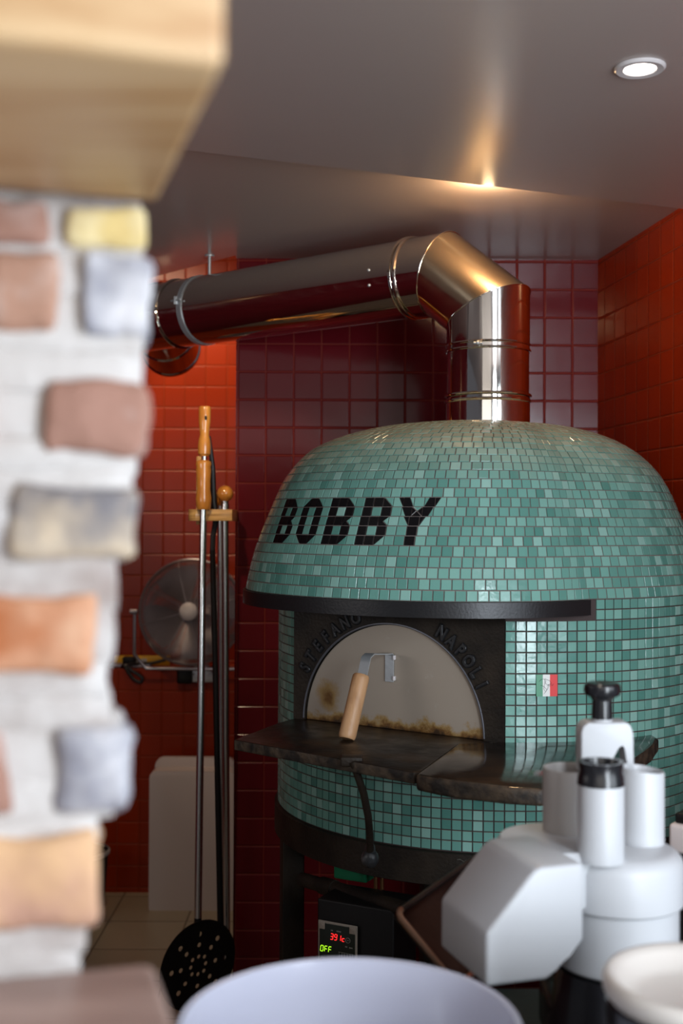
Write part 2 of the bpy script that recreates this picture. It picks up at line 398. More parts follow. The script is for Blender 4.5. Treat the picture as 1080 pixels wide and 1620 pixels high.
# mortar body under the tiles
mb = MB(); n = 180
levels = [('c', HBOT-.002), ('c', -.575), ('m', -.574), ('m', -.20), ('c', -.199), ('c', HC0-.001)]
def body_r(kind, phi):
    r = R-.002
    if kind == 'm' and A0 <= phi <= A1: r = min(r, (CH-.034)/math.cos(phi-AM))
    return r
phis = sorted([-PI+2*PI*i/n for i in range(n)]+[A0-1e-4, A0, A1, A1+1e-4])
rings = [[mb.bm.verts.new(P(a, body_r(k, a), h)) for a in phis] for k, h in levels]
du = np.linspace(0, uu[-1]-.02, 34)
rings += [[mb.bm.verts.new(dome(a, u)) for a in phis] for u in du]
m_ = len(phis)
for a, b_ in zip(rings, rings[1:]):
    for i in range(m_): mb.bm.faces.new((a[i], a[(i+1) % m_], b_[(i+1) % m_], b_[i]))
mb.bm.faces.new(rings[-1]); mb.bm.faces.new(rings[0][::-1])
for f in mb.bm.faces:
    if f.calc_center_median().z > H+HC0+.0005: f.material_index = 1
shell = mb.build('oven_body', [M['grout'], M['grout_dome']], oven, sharp=50)

def add_tile(mb, pts, mi, g=.0011, lift=.0024):
    cpt = sum(pts, Vector())/len(pts)
    nrm = (pts[1]-pts[0]).cross(pts[2]-pts[0])
    if nrm.length < 1e-10: return
    nrm.normalize()
    if nrm.dot(cpt-Vector((CX, CY, H-.3))) < 0: nrm = -nrm
    rad = min((cpt-((pts[i]+pts[(i+1) % len(pts)])/2)).length for i in range(len(pts)))
    if rad < .003: return
    s1 = 1-g/rad; s2 = 1-(g+.0007)/rad
    jn = (nrm+Vector((random.uniform(-1, 1), random.uniform(-1, 1), random.uniform(-1, 1)))*.012).normalized()
    def top(p, s, l):
        q = cpt+(p-cpt)*s
        return q+nrm*l-nrm*((q-cpt).dot(jn))*.6
    a = [mb.bm.verts.new(cpt+(p-cpt)*s1-nrm*.001) for p in pts]
    b = [mb.bm.verts.new(top(p, s1, lift-.0006)) for p in pts]
    c = [mb.bm.verts.new(top(p, s2, lift)) for p in pts]
    k = len(pts)
    for q, r_ in ((a, b), (b, c)):
        for i in range(k): mb.bm.faces.new((q[i], q[(i+1) % k], r_[(i+1) % k], r_[i])).material_index = mi
    mb.bm.faces.new(c).material_index = mi

def pick(): return random.choice(TWEIGHT)
# straight wall of the oven: square grid
mb = MB()
dphi = PR/R
ncol = int(round(2*PI/dphi)); dphi_r = 2*PI/ncol
for row in range(24):
    h1 = HC0-row*PR; h0 = h1-PR
    below = h1 < -.534-.02
    if below: starts = [(A1+i*dphi, A1+(i+1)*dphi) for i in range(-ncol//2, ncol//2)]
    else:
        starts = [(A1+i*dphi, A1+(i+1)*dphi) for i in range(0, 90)]
        starts += [(A0-(i+1)*dphi, A0-i*dphi) for i in range(0, 48)]
    for a, b_ in starts:
        if h1 > -.23 and a < math.radians(17.2) and b_ > math.radians(-101): continue
        fx = math.radians(0)
        # leave out the four tiles under the flag badge
        add_tile(mb, [P(a, R-.001, h0), P(b_, R-.001, h0), P(b_, R-.001, h1), P(a, R-.001, h1)], pick(), g=.0015)
mb.build('wall_mosaic', TEAL+[BLACKT], oven, smooth=False, recalc=False)
# dome mosaic with the word
F_ = [((0, 0), (1, 0), (1, 1), (0, 1))]
def cell(code):
    if code in 'aced':                      # mirrored cells of the Y
        return [(tuple((1-x, y) for x, y in poly)[::-1], b) for poly, b in cell(code.upper())]
    "list of (polygon, is_black); unit square, y up"
    T = lambda *p: tuple(p)
    sq = T((0, 0), (1, 0), (1, 1), (0, 1))
    return {'#': [(sq, 1)], '.': [(sq, 0)],
            'r': [(T((0, 0), (1, 0), (0, 1)), 1), (T((1, 0), (1, 1), (0, 1)), 0)],      # top right cut off
            'b': [(T((0, 0), (1, 1), (0, 1)), 1), (T((0, 0), (1, 0), (1, 1)), 0)],      # bottom right cut
            'l': [(T((0, 0), (1, 0), (1, 1)), 1), (T((0, 0), (1, 1), (0, 1)), 0)],      # top left cut
            'k': [(T((1, 0), (1, 1), (0, 1)), 1), (T((0, 0), (1, 0), (0, 1)), 0)],      # bottom left cut
            '<': [(T((0, 0), (1, 0), (.45, .5)), 1), (T((0, 0), (.45, .5), (1, 1), (0, 1)), 1), (T((1, 0), (1, 1), (.45, .5)), 0)],
            'V': [(T((0, 0), (1, 0), (.5, .55)), 1), (T((0, 0), (.5, .55), (0, 1)), 1), (T((1, 0), (1, 1), (.5, .55)), 1), (T((0, 1), (.5, .55), (1, 1)), 0)],
            'A': [(T((.5, 1), (1, 0), (1, 1)), 1), (T((0, 0), (1, 0), (.5, 1), (0, 1)), 0)],
            'C': [(T((0, 0), (1, 0), (.55, 1), (0, 1)), 1), (T((1, 0), (1, 1), (.55, 1)), 0)],
            'D': [(T((.45, 0), (1, 0), (1, 1), (0, 1)), 1), (T((0, 0), (.45, 0), (0, 1)), 0)],
            'E': [(T((1, 0), (1, 1), (.45, 1)), 1), (T((0, 0), (1, 0), (.45, 1), (0, 1)), 0)],
            }[code]
GL = {'B': ['##r', '#.#', '##<', '#.#', '##b'], 'O': ['l#r', '#.#', '#.#', '#.#', 'k#b'], 'Y': ['C.c', 'DVd', 'E#e', '.#.', '.#.']}
word = ['']*5
for ch in 'BOBBY':
    for i in range(5): word[i] += GL[ch][i]+'.'
word[0] = word[0][:15]+'A'+word[0][16:19]+'a'
mb = MB()
WC = math.radians(-39.5)
PD = .0262
urow = [i*.0268 for i in range(5)]+[.134+i*.0253 for i in range(40) if .134+i*.0253 < uu[-1]-.05]
for row in range(len(urow)-1):
    u0, u1 = urow[row], urow[row+1]; um = (u0+u1)/2
    # arc length table
    ph = np.linspace(-PI, PI, 721)
    pts = np.array([dome(a, um)[:2] for a in ph]); sl = np.concatenate([[0], np.cumsum(np.hypot(*np.diff(pts, axis=0).T))])
    per = sl[-1]; nt_ = max(6, int(round(per/PD))); wd = per/nt_
    sc = float(np.interp(WC, ph, sl))
    letters = 5 <= row <= 9
    off = -9.5*wd if letters else random.random()*wd
    for i in range(nt_):
        s0 = sc+off+i*wd
        a = float(np.interp(s0 % per, sl, ph)); b_ = float(np.interp((s0+wd) % per, sl, ph))
        if b_ < a: b_ += 2*PI
        code = '.'
        if letters and i < 20 and i < len(word[9-row]): code = word[9-row][i]
        for poly, blk in cell(code):
            q = [dome(a+(b_-a)*x, u0+(u1-u0)*y) for x, y in poly]
            add_tile(mb, q, 6 if blk else pick(), g=.0013 if len(poly) == 4 and code in '.#' else .0008)
mb.build('dome_mosaic', TEAL+[BLACKT], oven, smooth=False, recalc=False)

# canopy band over the mouth
mb = MB(); a0, a1 = math.radians(-101), math.radians(17)
ang = np.linspace(a0, a1, 60)
out = [P(a, R+bulge(a)+.010, HC0-.038) for a in ang]; inn = [P(a, .45, HC0-.038) for a in ang[::-1]]
loop = out+inn
A = [mb.bm.verts.new(p) for p in loop]; B = [mb.bm.verts.new(p+Vector((0, 0, .038-.001))) for p in loop]
k = len(ang)
for i in range(k-1):
    j = 2*k-1-i
    mb.bm.faces.new((A[i], A[i+1], A[j-1], A[j])); mb.bm.faces.new((B[i], B[j], B[j-1], B[i+1]))
for i in range(2*k): mb.bm.faces.new((A[i], A[(i+1) % (2*k)], B[(i+1) % (2*k)], B[i]))
mb.build('canopy_band', M['band'], oven, sharp=40)

# mouth panel, in its own plane
P0, P1 = P(A0, R, 0), P(A1, R, 0); EL = (P1-P0).length; E_ = (P1-P0)/EL; NN = Vector((math.sin(AM), -math.cos(AM), 0))
def mp(s, h, d=0): return P0+E_*s+NN*d+Vector((0, 0, h))
HS = -.534; SC, RD = .305, .2715
arc = [(SC+RD*math.cos(t), HS+RD*math.sin(t)) for t in np.linspace(0, PI, 49)]
mb = MB()
outl = [(0, HS), (0, -.2245), (EL, -.2245), (EL, HS)]+arc
front = [mp(s, h, .004) for s, h in outl]
# triangulated plate with the arch cut out
vs = [mb.bm.verts.new(p) for p in front]; es = [mb.bm.edges.new((vs[i], vs[(i+1) % len(vs)])) for i in range(len(vs))]
r_ = bmesh.ops.triangle_fill(mb.bm, use_beauty=True, edges=es)
ff = [g for g in r_['geom'] if isinstance(g, bmesh.types.BMFace)]
ex = bmesh.ops.extrude_face_region(mb.bm, geom=ff)
for v in [g for g in ex['geom'] if isinstance(g, bmesh.types.BMVert)]: v.co -= NN*.034
mouth = mb.build('mouth_panel', M['iron'], oven, smooth=False)
mb = MB()                                   # raised lip round the arch
mb.tube([mp(SC+(RD+.001)*math.cos(t), HS+(RD+.001)*math.sin(t), .003) for t in np.linspace(.02, PI-.02, 60)], .0028, 8)
mb.build('arch_lip', mat('worn_lip', (.16, .165, .19), .4, .7), mouth)
# lettering cast round the arch
def text_mesh(ch, size, ext, bev=0.0):
    cu = bpy.data.curves.new('t', 'FONT'); cu.body = ch; cu.size = size; cu.extrude = ext; cu.bevel_depth = bev; cu.align_x = 'CENTER'
    cu.resolution_u = 4
    o = bpy.data.objects.new('t', cu); COL.objects.link(o)
    bpy.context.view_layer.update()
    dg = bpy.context.evaluated_depsgraph_get()
    me = bpy.data.meshes.new_from_object(o.evaluated_get(dg)); bpy.data.objects.remove(o); bpy.data.curves.remove(cu)
    return me
def put_text(mb, ch, o, u, v, n, size, ext=.001, bev=0.0, mi=0, sx=1):
    me = text_mesh(ch, size, ext, bev)
    vv = [mb.bm.verts.new(o+u*p.co.x*sx+v*p.co.y+n*p.co.z) for p in me.vertices]
    for pl in me.polygons:
        try: mb.bm.faces.new([vv[i] for i in pl.vertices]).material_index = mi
        except ValueError: pass
    bpy.data.meshes.remove(me)
for wd_, t0, t1 in (('STEFANO', 152, 110), ('NAPOLI', 59, 27)):
    mb = MB()
    for i, ch in enumerate(wd_):
        t = math.radians(t0+(t1-t0)*i/(len(wd_)-1)); rr_ = RD+.014
        o = mp(SC+rr_*math.cos(t), HS+rr_*math.sin(t), .0055)
        vv = E_*math.cos(t)+Vector((0, 0, math.sin(t))); u_ = E_*math.sin(t)-Vector((0, 0, math.cos(t)))
        put_text(mb, ch, o, u_, vv, NN, .046, .0020, .0034, sx=.76)
    mb.build('cast_lettering', M['band'], mouth, smooth=False)
# door
mb = MB(); RR = RD-.004
arc2 = [(SC+RR*math.cos(t), HS+.001+RR*math.sin(t)) for t in np.linspace(0, PI, 61)]
uvl = mb.bm.loops.layers.uv.new('UVMap')
a = [mb.bm.verts.new(mp(s, h, -.006)) for s, h in arc2]; b_ = [mb.bm.verts.new(mp(s, h, -.011)) for s, h in arc2]
fs = [mb.bm.faces.new(a), mb.bm.faces.new(b_[::-1])]+[mb.bm.faces.new((a[i], b_[i], b_[(i+1) % 61], a[(i+1) % 61])) for i in range(61)]
for f in fs:
    for l in f.loops:
        d = l.vert.co-P0; l[uvl].uv = (d.dot(E_)-.034, d.z-HS)
door = mb.build('oven_door', M['door'], oven, sharp=30)
# handle: welded plate, bent strap, wooden grip
def on_door(px, py):
    "s,h of a pixel on the door plane"
    d0 = at(px, py, 1)-Vector((0, 0, H)); o0 = P0+NN*-.006-Vector((0, 0, H)); t = (o0.dot(NN))/(d0.dot(NN)); q = d0*t+Vector((0, 0, H))
    return (q-P0).dot(E_), q.z-H
s1, h1 = on_door(625, 1034); s2, h2 = on_door(625, 1079); s0, _ = on_door(609, 1040)
sm = (s0+s1)/2; sw = (s1-s0)
def on_fin(px, py, sm=sm):
    "point of the upright plane through the strap, square to the door"
    eye = Vector((0, 0, H)); d0 = at(px, py, 1)-eye; o0 = P0+E_*sm-eye
    o0.z = 0; t = o0.dot(E_)/(Vector((d0.x, d0.y, 0)).dot(E_)); return eye+d0*t
path = [mp(sm, h2, -.003), mp(sm, (h1+h2)/2, -.003), mp(sm, h1-.004, -.003), mp(sm, h1, .002), mp(sm, h1+.001, .03)]
b0 = on_fin(585, 1034.5); b1 = on_fin(579, 1040); b2 = on_fin(572, 1073)
path += [b0, b1, b1+(b2-b1)*.25, b2]
mb = MB(); prev = None
for i, p in enumerate(path):
    tg = (path[min(i+1, len(path)-1)]-path[max(i-1, 0)]).normalized(); sd = E_*sw*(.42 if i < 5 else .46); nn_ = tg.cross(E_).normalized()*.0014
    ring = [mb.bm.verts.new(p-sd-nn_), mb.bm.verts.new(p+sd-nn_), mb.bm.verts.new(p+sd+nn_), mb.bm.verts.new(p-sd+nn_)]
    if prev:
        for k in range(4): mb.bm.faces.new((prev[k], prev[(k+1) % 4], ring[(k+1) % 4], ring[k]))
    else: mb.bm.faces.new(ring)
    prev = ring
mb.bm.faces.new(prev); mb.build('handle_strap', M['galv'], door, sharp=50)
for hw in (h1-.010, h2+.010):
    mb = MB(); mb.box(mp(s1, hw, -.001), (.006, .010, .012), Matrix((E_, NN, (0, 0, 1))).transposed(), bev=.002); mb.build('weld', M['lamp_ring'], door)
p_d = b2
g0 = on_fin(571.5, 1068); g1 = on_fin(548, 1169); ax = g1-g0; Lg = ax.length; r0 = .0215
mb = MB(); mb.lathe([(0, 0), (r0*.86, 0), (r0*.98, .004), (r0, .01), (r0*.99, Lg*.5), (r0, Lg-.012), (r0*.96, Lg-.004), (r0*.86, Lg), (0, Lg)], g0, 32, axis=ax)
mb.build('handle_grip', M['wood'], door)
mb = MB(); q = at(571, 1079, g0.y-.021); mb.sphere(q, .0025); mb.build('grip_pin', M['galv'], door)

# sill of the mouth and the slab running round to the right
def plan(pts, h): return [Vector((p.x, p.y, H+h)) for p in pts]
sl_pts = [ath(370, 1170, HS), ath(655, 1222, HS), ath(655, 1222, HS)+Vector((.02, .02, 0)), ath(722, 1177, HS), P1+NN*-.02, P0+NN*-.02, ath(440, 1144, HS)]
mb = MB(); mb.prism(plan(sl_pts, HS-.026), (0, 0, .026), bev=.003)
bm_ = mb.bm
bm_.normal_update()
for f in bm_.faces:
    f.material_index = 0 if f.normal.z > .5 else 1
mb.build('mouth_sill', [M['sill'], M['sill_edge']], oven, sharp=40)
ctrl = [ath(657, 1226, HS), ath(690, 1233, HS), ath(721, 1237, HS), ath(803, 1247, HS), ath(856, 1250, HS), ath(905, 1244, HS), ath(950, 1229, HS), ath(1005, 1199, HS), ath(1030, 1182, HS), ath(1042, 1169, HS)]
inner = [P(a, R-.01, HS) for a in np.linspace(math.radians(37), A1, 14)]
mb = MB(); mb.prism(plan(ctrl+inner+[ath(722, 1177, HS)+Vector((0, 0, 0))], HS-.034), (0, 0, .036), bev=.009)
mb.bm.normal_update()
for f in mb.bm.faces: f.material_index = 0 if f.normal.z > .9 else 1
mb.build('side_slab', [M['slab'], M['sill_edge']], oven, sharp=50)

# iron ring and stand
mb = MB(); mb.lathe([(R+.004, 0), (R+.010, .003), (R+.010, .082), (R+.003, .085), (R-.03, .085), (R-.03, 0)], (CX, CY, H+HBOT-.087), 128, closed=True)
mb.build('base_ring', M['iron'], oven)
random.seed(11); mb = MB()
for i in range(22):
    a0_ = random.uniform(-14, 3); h_ = random.uniform(-.062, -.018); pts = [Vector((0, 0, 0))]*4
    pts = [P(math.radians(a0_+j*random.uniform(.5, 1.1)), R+.0108, HBOT+h_+random.uniform(-.006, .006)) for j in range(5)]
    mb.tube(pts, .00035, 4)
mb.tube([P(math.radians(a), R+.0112, HBOT+h_) for a, h_ in ((-10, -.075), (-10.5, -.05), (-9, -.03), (-6.5, -.022), (-4.5, -.03))], .0006, 5)
mb.tube([P(math.radians(a), R+.0112, HBOT+h_) for a, h_ in ((-10, -.078), (-8, -.06), (-6, -.04), (-4.2, -.025))], .0006, 5)
dt = mb.build('dust_threads', M['print'], oven); dt['kind'] = 'stuff'
for a in (-79, 12, 101, 192):
    q = P(math.radians(a), R-.035, 0); mb = MB(); zt = H+HBOT-.085
    mb.box((q.x, q.y, zt/2), (.062, .062, zt), Matrix.Rotation(math.radians(a), 3, 'Z'), bev=.004)
    mb.box((q.x, q.y, .008), (.10, .10, .016), Matrix.Rotation(math.radians(a), 3, 'Z'), bev=.003)
    mb.build('leg', M['iron'], oven)
mb = MB(); t0, t1 = at(477, 1391, 3.19), at(655, 1443, 2.85)
tx = t0+(t1-t0)*2.2
mb.tube([t0, t0+(t1-t0)*.20], .0185, 20); mb.tube([t0+(t1-t0)*.2, t0+(t1-t0)*.32], .0225, 20); mb.tube([t0+(t1-t0)*.32, tx], .0195, 20)
cr_ = mb.build('cross_tube', M['iron'], oven)
mb = MB(); q = at(524, 1417, 3.07); mb.lathe([(0, -.006), (.005, -.006), (.0062, 0), (.0062, .006), (0, .006)], q, 6, axis=(-.5, -.8, 0)); mb.build('bolt', M['galv'], cr_)
# lever with its ball
pts = [at(558, 1205, 2.66), at(564, 1222, 2.665), at(575, 1255, 2.68), at(582, 1290, 2.70), at(585, 1320, 2.72), at(585, 1345, 2.74)]
mb = MB(); mb.tube(pts, [.0085, .0085, .0088, .0088, .0085, .009], 14); lev = mb.build('lever', M['iron'], oven)
mb = MB(); c = at(585, 1358, 2.75); mb.sphere(c, .0205, sc=(1, 1, 1.08)); mb.lathe([(0, .016), (.013, .016), (.011, .03), (.008, .034)], c, 20)
mb.build('lever_ball', mat('dusty_black', (.03, .032, .035), .4, bump=.8, bscale=60, col2=(.20, .21, .22), cscale=26, cpos=(.5, .75)), lev)
mb = MB(); mb.box(at(556, 1203, 2.68), (.05, .04, .022), bev=.004); mb.build('lever_hinge', M['iron'], lev)
# badge
def Pq(px, py):
    "phi,h of a pixel on the cylinder"
    d = at(px, py, 1)-Vector((0, 0, H)); b2 = d.x*CX+d.y*CY; a2 = d.x**2+d.y**2; c2 = CX**2+CY**2-R**2
    t = (b2-math.sqrt(b2*b2-a2*c2))/a2; q = d*t; return math.atan2(q.x-CX, CY-q.y), q.z
f0, g0_ = Pq(847.5, 1067); f1, g1_ = Pq(880.5, 1101)
mb = MB()
for i, (a, b_) in enumerate(((0, .30), (.30, .64), (.64, 1))):
    aa, bb = f0+(f1-f0)*a, f0+(f1-f0)*b_
    mb.prism([P(aa, R+.0018, g1_), P(bb, R+.0018, g1_), P(bb, R+.0018, g0_), P(aa, R+.0018, g0_)], NN*0+Vector((math.sin(f0), -math.cos(f0), 0))*.003, i)
flag = mb.build('flag_badge', [M['flag_g'], M['flag_w'], M['flag_r']], oven, smooth=False)
flag['label'] = 'small green, white and red flag badge with a black signature'
def fp(x, y): return P(f0+(f1-f0)*x, R+.0052, g1_+(g0_-g1_)*y)
mb = MB()
for st in ([(.12, .68), (.22, .78), (.42, .80), (.62, .72), (.70, .60), (.55, .52), (.42, .60), (.44, .74)], [(.40, .80), (.38, .55), (.34, .36), (.42, .20), (.52, .34), (.58, .52)], [(.50, .48), (.58, .56), (.62, .46), (.70, .56), (.74, .48), (.80, .58)], [(.20, .52), (.34, .46), (.5, .3), (.36, .12)]):
    mb.tube([fp(*q) for q in st], .00035, 5)
mb.build('signature', M['black'], flag)

# ------------------------------------------------------------------ control box under the oven
cb = thing('control_box', 'black control box with red and green digits under the oven', 'controller', at(535, 1600, 2.97)+Vector((0, .1, 0)))
ORG[cb.name] = Vector(cb.location)
yw = math.radians(-27); Ru = Vector((math.cos(yw), math.sin(yw), 0)); Rn = Vector((math.sin(yw), -math.cos(yw), 0)); Rz = Vector((0, 0, 1))
RM = Matrix((Ru, -Rn, Rz)).transposed()
fc = at(535, 1500, 2.95)                       # middle of the front face
mb = MB(); c = fc-Rn*.07+Ru*.045; mb.box((c.x, c.y, (c.z+.115)/2), (.21, .14, c.z+.115), RM, bev=.005); mb.build('housing', M['matt_black'], cb)
pw, phh = .108, .135
cen = at(534.5, 1503, 2.943)+Rz*0
mb = MB(); mb.box(cen+Rn*.002, (pw, .004, phh), RM, bev=.0015); fr = mb.build('panel_frame', M['panel_frame'], cb)
mb = MB(); mb.box(cen+Rn*.0048, (pw-.010, .002, phh-.010), RM, bev=.0006); face_ = mb.build('panel_face', mat('panel_dark', (.012, .016, .010), .3), cb)
for sx, sz in ((-1, 1), (1, 1), (-1, -1), (1, -1)):
    mb = MB(); q = cen+Rn*.006+Ru*sx*(pw/2-.011)+Rz*sz*(phh/2-.011); mb.box(q, (.018, .002, .018), RM, bev=.001); mb.lathe([(0, 0), (.0042, 0), (.0036, .003), (0, .003)], q, 12, axis=Rn)
    mb.build('panel_corner', M['panel_frame'], fr)
def lab(name, s_, dx, dz, size, m, parent, ext=.0004):
    mb = MB(); put_text(mb, s_, cen+Rn*.0066+Ru*dx+Rz*dz, Ru, Rz, Rn, size, ext); return mb.build(name, m, parent, smooth=False)
SEG = {'0': 'abcdef', 'O': 'abcdef', '3': 'abcdg', '9': 'abcdfg', '1': 'bc', 'c': 'deg', 'F': 'aefg'}
def digits(name, s_, x0, z0, w_, h_, gap, m):
    mb = MB(); t = w_*.26
    for i, ch in enumerate(s_):
        ox = x0+i*(w_+gap)
        segs = {'a': ((0, h_), (w_, h_)), 'b': ((w_, h_), (w_, h_/2)), 'c': ((w_, h_/2), (w_, 0)), 'd': ((0, 0), (w_, 0)), 'e': ((0, 0), (0, h_/2)), 'f': ((0, h_/2), (0, h_)), 'g': ((0, h_/2), (w_, h_/2))}
        for k in SEG[ch]:
            (ax_, az), (bx, bz) = segs[k]; slant = .12
            a = cen+Rn*.0068+Ru*(ox+ax_+az*slant)+Rz*(z0+az); b_ = cen+Rn*.0068+Ru*(ox+bx+bz*slant)+Rz*(z0+bz)
            mb.tube([a+(b_-a)*.1, b_-(b_-a)*.1], t/2, 6)
    return mb.build(name, m, cb)
digits('red_display', '391c', -.018, .026, .0065, .014, .0042, M['red_led'])
digits('green_display', 'OFF', -.046, -.007, .0070, .014, .0042, M['green_led'])
for dx, dz in ((.030, .030), (-.040, -.028), (-.017, -.029), (-.003, -.030), (.016, -.030)):
    mb = MB(); ring = [cen+Rn*.006+Ru*(dx+.0062*math.cos(t))+Rz*(dz+.0062*math.sin(t)) for t in np.linspace(0, 2*PI, 20, endpoint=False)]
    mb.tube(ring, .0006, 5, closed=True); mb.box(cen+Rn*.006+Ru*dx+Rz*dz, (.004, .0008, .001), RM); mb.build('button', M['print'], cb)
mb = MB()
for i in range(6): mb.box(cen+Rn*.006+Ru*(.006+i*.0075)+Rz*(-.008), (.0006, .0006, .012), RM)
mb.box(cen+Rn*.006+Ru*.024+Rz*(-.002), (.040, .0006, .0006), RM)
mb.build('printed_scale', M['print'], cb, smooth=False)
mb = MB()
for x0, n_, z0 in ((-.016, 2, .048), (.000, 4, .048), (.024, 2, .014), (.035, 3, .013)):
    for i in range(n_): mb.box(cen+Rn*.006+Ru*(x0+i*.0032)+Rz*z0, (.0020, .0006, .0030), RM)
mb.build('printed_marks', M['print'], cb, smooth=False)
# green box and copper pipes hanging under the hearth
gb = thing('burner_box', 'green enamelled burner box under the oven hearth', 'box', at(568, 1380, 3.2))
mb = MB(); mb.box(at(566, 1366, 3.25), (.10, .10, .07), RM, bev=.006); mb.build('casing', M['green_box'], gb)
zt = H+HBOT-.02
for px_ in (594, 604):
    p = at(px_, 1411, 3.1); mb = MB(); mb.tube([p, (p.x, p.y, zt)], .0055, 12); mb.build('gas_pipe', M['brass'], gb)

# ------------------------------------------------------------------ flue
HPZ = H+.754; FX, FY = .430, 3.50; RF = .121
dirp = Vector((-.78, .625, 0)).normalized()
fl = thing('flue_pipe', 'polished steel flue rising from the oven and running left under the ceiling', 'flue pipe', (FX, FY, H+.2))
def seg(pts, nrm, r, n=64):
    "mitred pipe: rings lie in planes with given normals"
    mb = MB(); rings = []
    for i, (p, nr) in enumerate(zip(pts, nrm)):
        ax_ = (pts[i+1]-p if i < len(pts)-1 else p-pts[i-1]).normalized()
        rings.append((p, nr))
    ax_ = (pts[-1]-pts[0]).normalized(); u = Vector((0, 0, 1)).cross(ax_) if abs(ax_.z) < .9 else dirp.cross(Vector((0, 0, 1))); u.normalize(); v = ax_.cross(u)
    vr = []
    for p, nr in rings:
        row = []
        for k in range(n):
            o = (u*math.cos(2*PI*k/n)+v*math.sin(2*PI*k/n))*r
            t = -(o.dot(nr))/ax_.dot(nr); row.append(mb.bm.verts.new(p+o+ax_*t))
        vr.append(row)
    for a, b_ in zip(vr, vr[1:]):
        for k in range(n): mb.bm.faces.new((a[k], a[(k+1) % n], b_[(k+1) % n], b_[k]))
    return mb
UP = Vector((0, 0, 1)); K0 = Vector((FX, FY, H+.627)); K1 = Vector((FX, FY, 0))+dirp*.163+UP*HPZ
md = (K1-K0).normalized(); m1 = (UP+md).normalized(); m2 = (md+dirp).normalized()
K2 = K1+dirp*.098; K3 = K1+dirp*1.62
base = Vector((FX, FY, H+.20))
seg([base, Vector((FX, FY, H+.363))], [UP, UP], RF+.002).build('lower_collar', M['steel'], fl)
seg([Vector((FX, FY, H+.355)), Vector((FX, FY, H+.515))], [UP, UP], RF-.001).build('riser', M['steel'], fl)
seg([Vector((FX, FY, H+.505)), K0], [UP, m1], RF+.001).build('elbow_foot', M['steel'], fl)
seg([K0, K1], [m1, m2], RF+.001).build('elbow_middle', M['steel2'], fl)
seg([K1, K2], [m2, dirp], RF+.001).build('elbow_mouth', M['steel'], fl)
seg([K2-dirp*.01, K3], [dirp, dirp], RF).build('long_pipe', M['steel'], fl)
def bead(c, ax_, r, rad, name='bead', m='steel', sh=None, nrm=None):
    mb = MB(); ax_ = Vector(ax_).normalized(); u = ax_.orthogonal().normalized(); v = ax_.cross(u)
    pts = []
    for k in range(64):
        o = (u*math.cos(2*PI*k/64)+v*math.sin(2*PI*k/64))*r
        if nrm is not None: o = o-ax_*(o.dot(nrm)/ax_.dot(nrm))
        pts.append(c+o)
    mb.tube(pts, rad, 8, closed=True); return mb.build(name, M[m], fl)
for z_ in (.355, .372): bead(Vector((FX, FY, H+z_)), UP, RF+.003, .0045)
for z_ in (.503, .520): bead(Vector((FX, FY, H+z_)), UP, RF+.002, .0035)
for d_ in (.094, .112): bead(K1+dirp*d_, dirp, RF+.003, .0045)
bead(K0, UP, RF+.0015, .0018, 'seam', nrm=m1); bead(K1, dirp, RF+.0015, .0018, 'seam', nrm=m2)
# clamp screws
mb = MB(); q = Vector((FX-.045, FY-RF-.004, H+.512)); mb.sphere(q, .006); mb.tube([q+Vector((-.012, 0, 0)), q+Vector((.012, 0, 0))], .003, 8); mb.build('clamp_screw', M['galv'], fl)
# joints at the left end: two narrow bands and the screw clip
def along(px):                                # distance along pipe where the axis shows at px
    lo, hi = 0, 2.0
    for _ in range(40):
        md_ = (lo+hi)/2; q = K1+dirp*md_
        if 540+FPX*q.x/q.y > px: lo = md_
        else: hi = md_
    return lo
dA, dB = along(284), along(320)
bead(K1+dirp*dA, dirp, RF+.003, .004)
mb = MB(); mb.lathe([(RF+.001, -.011), (RF+.0035, -.011), (RF+.0035, .011), (RF+.001, .011)], K1+dirp*dB, 64, axis=dirp, closed=True)
clip = mb.build('clip_band', M['galv'], fl)
q = K1+dirp*dB; side_ = dirp.cross(UP).normalized(); side_ = side_ if side_.y < 0 else -side_
mb = MB(); c = q+side_*(RF+.008)+UP*.018; mb.box(c+dirp*.008, (.012, .008, .028), bev=.001); mb.tube([c-dirp*.016, c+dirp*.03], .0035, 8); mb.build('clip_screw', M['galv'], fl)
# riveted seam near the elbow
dS = along(618)
q = K1+dirp*dS
for a_ in (8, -14):
    mb = MB(); mb.sphere(q+(side_*math.cos(math.radians(a_))+UP*math.sin(math.radians(a_)))*RF, .005)
    mb.build('rivet', M['galv'], fl)
# hanger rod
q = K1+dirp*along(329); mb = MB(); mb.tube([q+UP*(RF-.001), Vector((q.x, q.y, H+HB))], .0055, 12); mb.lathe([(0, -.004), (.018, -.004), (.018, 0), (0, 0)], (q.x, q.y, H+HB), 20); mb.build('hanger_rod', M['galv'], fl)
# elbow at the far end, turning back towards the far wall
E0 = K3; back = Vector((.12, 1, -.22)).normalized(); mm = (dirp+back).normalized()
KE = K1+dirp*along(240); seg([K3, K3+dirp*.02], [dirp, dirp], RF).build('end_cap_band', M['steel'], fl)
TB = K1+dirp*(along(250)+.015)+Vector((0, 0, .03))
mb = MB(); mb.lathe([(0, -.004), (RF+.002, -.004), (RF+.002, .004), (0, .004)], K3+dirp*.022, 56, axis=dirp); mb.build('end_cap', M['steel'], fl)
mb = MB(); tdir = Vector((.02, .80, -.24)).normalized(); mb.lathe([(RF*.94, 0), (RF*.94, .20), (RF*.98, .205), (RF*.98, .222), (RF*.94, .227), (RF*.94, .33), (RF*.97, .335), (RF*.97, .35), (RF*.90, .358), (0, .36)], TB, 56, axis=tdir)
mb.build('branch_stub', M['steel'], fl)

